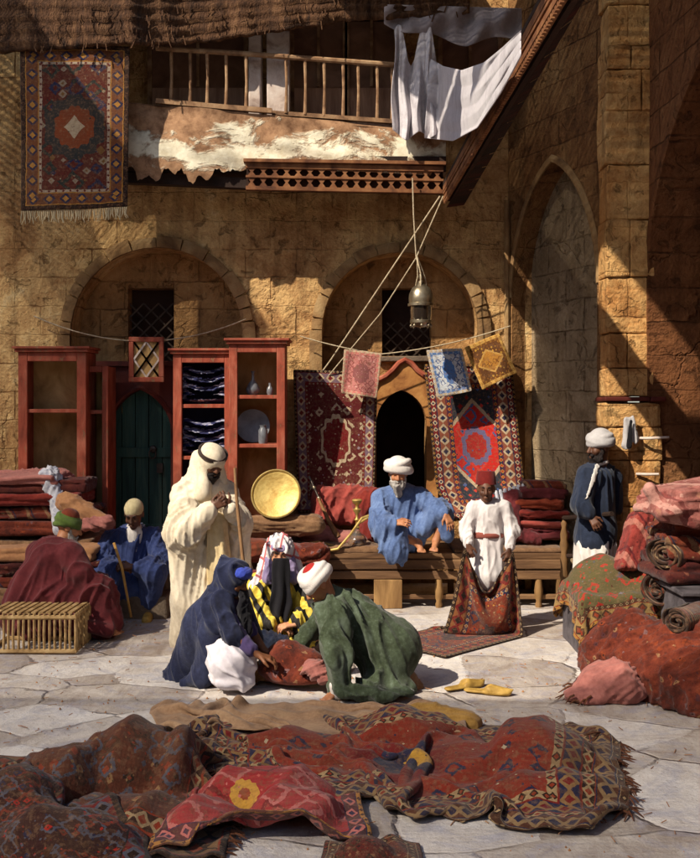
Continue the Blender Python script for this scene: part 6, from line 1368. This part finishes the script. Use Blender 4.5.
garment(t, 'head_scarf', 'redlines', [('ell', J['head']+R@V(0, -.005, .03), V(.106, .126, .116), dict(rot=R, k=.02)), ('cone', P(270, 555, 7.8), P(257, 588, 7.74), .055, .05, dict(k=.05)), ('cone', P(257, 588, 7.74), P(252, 608, 7.68), .05, .028, dict(k=.04)), ('cone', P(291, 556, 7.8), P(303, 584, 7.78), .055, .045, dict(k=.05)), ('cone', P(280, 560, 7.9), P(281, 600, 7.98), .12, .14, dict(k=.05))], res=.008, fold=[(V(.1, 0, 1), 24, .022)],
    cuts=[('ell', J['head']+R@V(0, .115, -.02), V(.064, .09, .09), dict(rot=R, k=.012))])
garment(t, 'under_scarf', 'lilac', [('torus', J['head']+R@V(0, .02, .0), R@V(0, 1, .1), .07, .016, dict(sq=1.25, side=V(0, 0, 1))), ('ell', J['head']+R@V(0, .055, .062), V(.072, .046, .03), dict(rot=R, k=.01)), ('cone', P(270, 562, 7.72), P(268, 578, 7.7), .035, .05, dict(k=.04)), ('cone', P(291, 562, 7.72), P(294, 578, 7.7), .035, .045, dict(k=.04))], res=.007, fold=[(V(0, 0, 1), 26, .015)])
fv = np.zeros((26, 10, 3))
for j in range(26):
    v = j/25
    for i in range(10):
        u = i/9; fv[j, i] = P(281+(u-.5)*(16+9*v-26*max(v-.7, 0)+1.5*math.sin(v*11)), 558+67*v, 7.61-.06*v-.03*math.cos((u-.5)*3)-.03*math.sin(u*13+v*3+.6*math.sin(v*9))*(.15+v)*.8)
grid_obj('face_veil', fv, M['blackcloth'], t, .006, 1)

# ---- 6 kneeling man in green
J = dict(pel=P(388, 650, 6.78), chest=P(346, 614, 6.75), neck=P(330, 599, 6.74), head=P(319, 583, 6.72), shL=P(334, 612, 6.6), elL=P(338, 655, 6.5), wrL=P(338, 690, 6.5), shR=P(330, 604, 6.9), elR=P(312, 630, 6.95), wrR=P(296, 648, 6.9), knL=P(372, 686, 6.62), anL=P(404, 688, 6.72), toL=P(416, 684, 6.85), knR=P(368, 683, 6.85), anR=P(402, 684, 6.9), toR=P(414, 680, 7.0))
t, R = person('kneeling man in olive green robe leaning on one hand', J, (-.75, -.2, -.66), 'skin_tan', hands=((J['wrL'], (-.75, -.3, -.55), (-.3, .0, -1), -1, .15), (J['wrR'], (-.9, 0, -.4), (0, .2, -1), 1, .5)))
garment(t, 'robe', 'greenrobe', [('cone', P(338, 612, 6.76), P(390, 648, 6.8), .15, .215, dict(k=.08)), ('cone', P(335, 612, 6.64), P(332, 606, 6.88), .095, .09, dict(k=.06)), ('cone', P(334, 614, 6.6), P(338, 652, 6.5), .09, .085, dict(k=.05)), ('cone', P(338, 652, 6.5), P(339, 686, 6.5), .08, .062, dict(k=.04)), ('cone', P(331, 606, 6.9), P(313, 630, 6.95), .085, .07, dict(k=.05)), ('cone', P(313, 630, 6.95), P(301, 643, 6.92), .065, .05, dict(k=.04)),
    ('cone', P(392, 648, 6.8), P(382, 682, 6.68), .18, .12, dict(k=.05)), ('cone', P(376, 650, 6.76), P(386, 682, 6.72), .12, .1, dict(k=.06)), ('cone', P(376, 684, 6.6), P(406, 690, 6.66), .1, .07, dict(k=.06)), ('ell', P(376, 691, 6.48), V(.26, .13, .03), dict(k=.06)), ('cone', P(394, 655, 6.9), P(400, 682, 6.9), .16, .1, dict(k=.06))], fold=[(V(.4, 0, -1), 10, .04, dict(along=.05))])
turban(t, J['head'], R, 'turban', .102, .03, 5, (.06, .064, .045), 'redtop', .04, seed=2)
garment(t, 'cuff', 'turban', [('cone', P(338, 686, 6.5), P(338, 692, 6.5), .058, .05)], res=.007)
garment(t, 'trousers', 'brownrug', [('cone', P(402, 676, 6.78), P(414, 688, 6.8), .085, .06, dict(k=.04))], fold=[(V(0, 0, 1), 20, .02)])
garment(t, 'sandal', 'brownleather', [('cone', P(406, 690, 6.7), P(420, 690, 6.8), .04, .035)], res=.008)

# ---- 7 old man on the bench
J = dict(pel=P(404, 536, 9.55), chest=P(401, 505, 9.5), neck=P(399, 487, 9.44), head=P(398, 473, 9.37), shL=P(382, 497, 9.46), elL=P(381, 524, 9.3), wrL=P(395, 523, 9.12), shR=P(419, 495, 9.5), elR=P(437, 508, 9.35), wrR=P(446, 514, 9.18), knL=P(388, 531, 9.22), anL=P(418, 543, 9.26), toL=P(421, 550, 9.18), knR=P(444, 511, 9.32), anR=P(436, 541, 9.3), toR=P(434, 549, 9.2))
t, R = person('old man with grey beard in sky blue robe seated on the bench', J, (-.05, -.96, -.2), 'skin_tan', hands=((J['wrL'], (.75, -.4, .1), (.1, .6, -.6), 1, .6), (J['wrR'], (.35, -.35, -.85), (-.3, .6, 0), -1, .4)))
garment(t, 'robe', 'bluerobe', [('cone', P(401, 499, 9.52), P(404, 534, 9.56), .165, .21, dict(k=.06)), ('cone', P(383, 497, 9.48), P(418, 496, 9.5), .085, .085, dict(k=.05)), ('cone', P(382, 499, 9.46), P(380, 524, 9.3), .092, .11, dict(k=.04)), ('cone', P(380, 524, 9.3), P(391, 524, 9.16), .1, .075, dict(k=.04)), ('cone', P(420, 498, 9.48), P(437, 509, 9.36), .09, .09, dict(k=.04)), ('cone', P(437, 509, 9.36), P(444, 513, 9.22), .085, .065, dict(k=.04)), ('cone', P(436, 512, 9.3), P(424, 530, 9.3), .075, .06, dict(k=.06)),
    ('cone', P(398, 535, 9.45), P(388, 531, 9.24), .14, .11, dict(k=.05)), ('cone', P(387, 533, 9.22), P(394, 553, 9.16), .1, .085, dict(k=.06)), ('cone', P(396, 548, 9.15), P(402, 566, 9.14), .075, .015, dict(k=.05)), ('cone', P(386, 550, 9.16), P(388, 558, 9.15), .06, .02, dict(k=.05)), ('cone', P(410, 534, 9.5), P(443, 513, 9.34), .12, .085, dict(k=.05)), ('cone', P(444, 514, 9.3), P(447, 535, 9.3), .085, .07, dict(k=.05)), ('cone', P(400, 530, 9.2), P(400, 552, 9.15), .06, .07, dict(k=.06))], fold=[(V(.15, 0, 1), 15, .032, dict(along=.1))])
turban(t, J['head'], R, 'turban', .108, .036, 5, lift=.05, seed=7, dome=.1)
beard(t, J['head'], R, 'beard_grey', .1, .066)

# ---- 8 boy in white with a fez
J = dict(pel=P(488, 550, 8.42), chest=P(488, 518, 8.4), neck=P(487, 503, 8.4), head=P(486, 489, 8.37), shL=P(473, 508, 8.4), elL=P(466, 530, 8.38), wrL=P(468, 545, 8.26), shR=P(503, 507, 8.4), elR=P(512, 530, 8.38), wrR=P(509, 549, 8.26), knL=P(481, 592, 8.38), anL=P(480, 624, 8.42), toL=G(478, 634), knR=P(497, 592, 8.4), anR=P(498, 623, 8.45), toR=G(500, 633))
t, R = person('slim boy in white tunic, red sash and dark red fez', J, (-.12, -.98, -.06), 'skin_dark', hs=.88, hands=((J['wrL'], (.15, -.25, -1), (.3, .8, 0), 1, 1.1), (J['wrR'], (-.1, -.25, -1), (-.3, .8, 0), -1, 1.1)))
garment(t, 'tunic', 'tunic', [('cone', P(488, 513, 8.42), P(488, 537, 8.42), .128, .112, dict(k=.05)), ('cone', P(488, 537, 8.42), P(487, 572, 8.42), .112, .16, dict(k=.04)), ('cone', P(474, 508, 8.4), P(502, 507, 8.4), .058, .058, dict(k=.04)), ('cone', P(473, 509, 8.4), P(466, 530, 8.38), .062, .056, dict(k=.03)), ('cone', P(466, 530, 8.38), P(468, 543, 8.28), .054, .04, dict(k=.03)), ('cone', P(503, 508, 8.4), P(512, 530, 8.38), .062, .056, dict(k=.03)), ('cone', P(512, 530, 8.38), P(509, 546, 8.28), .054, .042, dict(k=.03)), ('cone', P(486, 505, 8.4), P(487, 510, 8.4), .055, .08, dict(k=.03))], res=.009, fold=[(V(.04, 0, 1), 26, .022)])
S = SDF(.007); S.torus(P(488, 534, 8.42), V(.06, 0, 1), .118, .02); S.torus(P(488, 536, 8.42), V(-.05, .1, 1), .119, .017); sdf_obj(S, 'sash', M['sash'], t)
c = J['head']; MB().lathe([(.088, .035), (.086, .06), (.076, .14), (.07, .148), (0, .15)], c+R@V(0, -.012, .0), 22, R[:, 2]+R[:, 1]*-.12).obj('fez', M['fez'], t, angle=50)

Pm = lambda x, y, d: P(x, y, d+.2)
# ---- 9 man beside the pier
J = dict(pel=Pm(597, 537, 8.27), chest=Pm(599, 492, 8.27), neck=Pm(600, 466, 8.25), head=Pm(600, 447, 8.23), shL=Pm(587, 476, 8.15), elL=Pm(583, 505, 8.07), wrL=Pm(590, 516, 8.02), shR=Pm(610, 476, 8.38), elR=Pm(612, 508, 8.4), wrR=Pm(606, 530, 8.3), knL=Pm(593, 590, 8.25), anL=Pm(594, 630, 8.27), toL=G(588, 631), knR=Pm(602, 590, 8.3), anR=Pm(603, 630, 8.33), toR=G(598, 630))
t, R = person('standing man in navy coat and greyed white turban beside the stone pier', J, (-.93, -.33, -.1), 'skin_dark', hands=((J['wrL'], (.35, -.45, -.6), (.2, .9, -.3), 1, .9), (J['wrR'], (-.3, -.2, -.9), (-.3, .5, 0), -1, .5)))
garment(t, 'coat', 'navycoat', [('cone', Pm(599, 477, 8.27), Pm(596, 530, 8.28), .13, .165, dict(k=.06)), ('cone', Pm(596, 528, 8.28), Pm(595, 538, 8.28), .17, .18, dict(k=.04)), ('cone', Pm(588, 475, 8.17), Pm(609, 475, 8.37), .078, .075, dict(k=.05)), ('cone', Pm(587, 477, 8.15), Pm(582, 505, 8.07), .085, .085, dict(k=.04)), ('cone', Pm(582, 505, 8.07), Pm(588, 513, 8.03), .08, .06, dict(k=.04)), ('cone', Pm(610, 478, 8.38), Pm(612, 508, 8.4), .08, .075, dict(k=.04))], fold=[(V(.05, 0, 1), 14, .028, dict(along=.08))])
def surface_patch(t, src, name, mat, inside, lift=.007, th=.006):
    """a strip of cloth that lies on an existing garment and follows its folds"""
    o = [c_ for c_ in t.children if c_.name.split('.')[0] == src][0]; me = o.data; org = np.array(t.location)
    v = np.zeros(len(me.vertices)*3); me.vertices.foreach_get('co', v); v = v.reshape(-1, 3)+org; nn = np.zeros(len(v)*3); me.vertices.foreach_get('normal', nn); nn = nn.reshape(-1, 3)
    keep = inside(v, nn); fs = [tuple(p.vertices) for p in me.polygons if all(keep[k] for k in p.vertices)]
    ids = sorted({k for f in fs for k in f}); mp = {k: n_ for n_, k in enumerate(ids)}
    o2 = link_mesh(name, v[ids]+nn[ids]*lift, [[mp[k] for k in f] for f in fs], M[mat], t); sm = o2.modifiers.new('smooth', 'SMOOTH'); sm.factor = .6; sm.iterations = 7; solid(o2, th, -1); return o2
def px_of(v): return CX+F*v[:, 0]/v[:, 1], HY-F*(v[:, 2]-H)/v[:, 1]
def lapel(v, nn):
    x, y = px_of(v); f = (y-458)/(500-458); c_ = 600-14*f; return (f > 0) & (f < 1) & (np.abs(x-c_) < 4.2-2*f) & (nn[:, 1] < .1)
surface_patch(t, 'coat', 'shirt', 'turban', lapel)
garment(t, 'collar', 'turban', [('torus', Pm(600, 463, 8.25), V(-.2, 0, 1), .058, .017)], res=.007)
garment(t, 'skirt', 'turban', [('cone', Pm(595, 544, 8.28), Pm(593, 628, 8.28), .17, .2, dict(k=.04))], fold=[(V(0, 0, 1), 14, .03)])
turban(t, J['head'], R, 'greywhite', .1, .03, 5, lift=.05, seed=9, dome=.1)
beard(t, J['head'], R, 'beard_black', .03, .05)
# ================================================================ light and camera
sd = unit(V(-.55, -.50, .67))                                        # towards the sun
sun = bpy.data.lights.new('sun', 'SUN'); sun.energy = 4.8; sun.angle = math.radians(.5); sun.color = (1.0, .9, .74)
so = bpy.data.objects.new('sun', sun); COL.objects.link(so); so.rotation_euler = Vector(sd).to_track_quat('Z', 'Y').to_euler()
so.location = (-4, -4, 12)
W_ = bpy.data.worlds.new('World'); SC.world = W_; W_.use_nodes = True
nt = W_.node_tree; sky = nt.nodes.new('ShaderNodeTexSky'); sky.sky_type = 'NISHITA'; sky.sun_disc = False
sky.sun_elevation = math.asin(sd[2]); sky.sun_rotation = math.atan2(sd[0], sd[1])
bg = nt.nodes['Background']; bg.inputs['Strength'].default_value = .14; nt.links.new(sky.outputs[0], bg.inputs['Color'])
cam = bpy.data.cameras.new('camera'); co = bpy.data.objects.new('camera', cam); COL.objects.link(co); SC.camera = co
co.location = (0, 0, H); co.rotation_euler = (math.radians(90), 0, 0)
cam.sensor_fit = 'HORIZONTAL'; cam.sensor_width = 36; cam.lens = 36*F/700; cam.shift_y = -(429-HY)/700; cam.clip_end = 300
SC.view_settings.view_transform = 'Standard'; SC.view_settings.look = 'None'; SC.view_settings.exposure = .5; SC.view_settings.gamma = 1
SC.view_settings.use_curve_mapping = False
SC.render.engine = 'CYCLES'
SC.cycles.max_bounces = 7; SC.cycles.diffuse_bounces = 4; SC.cycles.glossy_bounces = 3; SC.cycles.transmission_bounces = 5
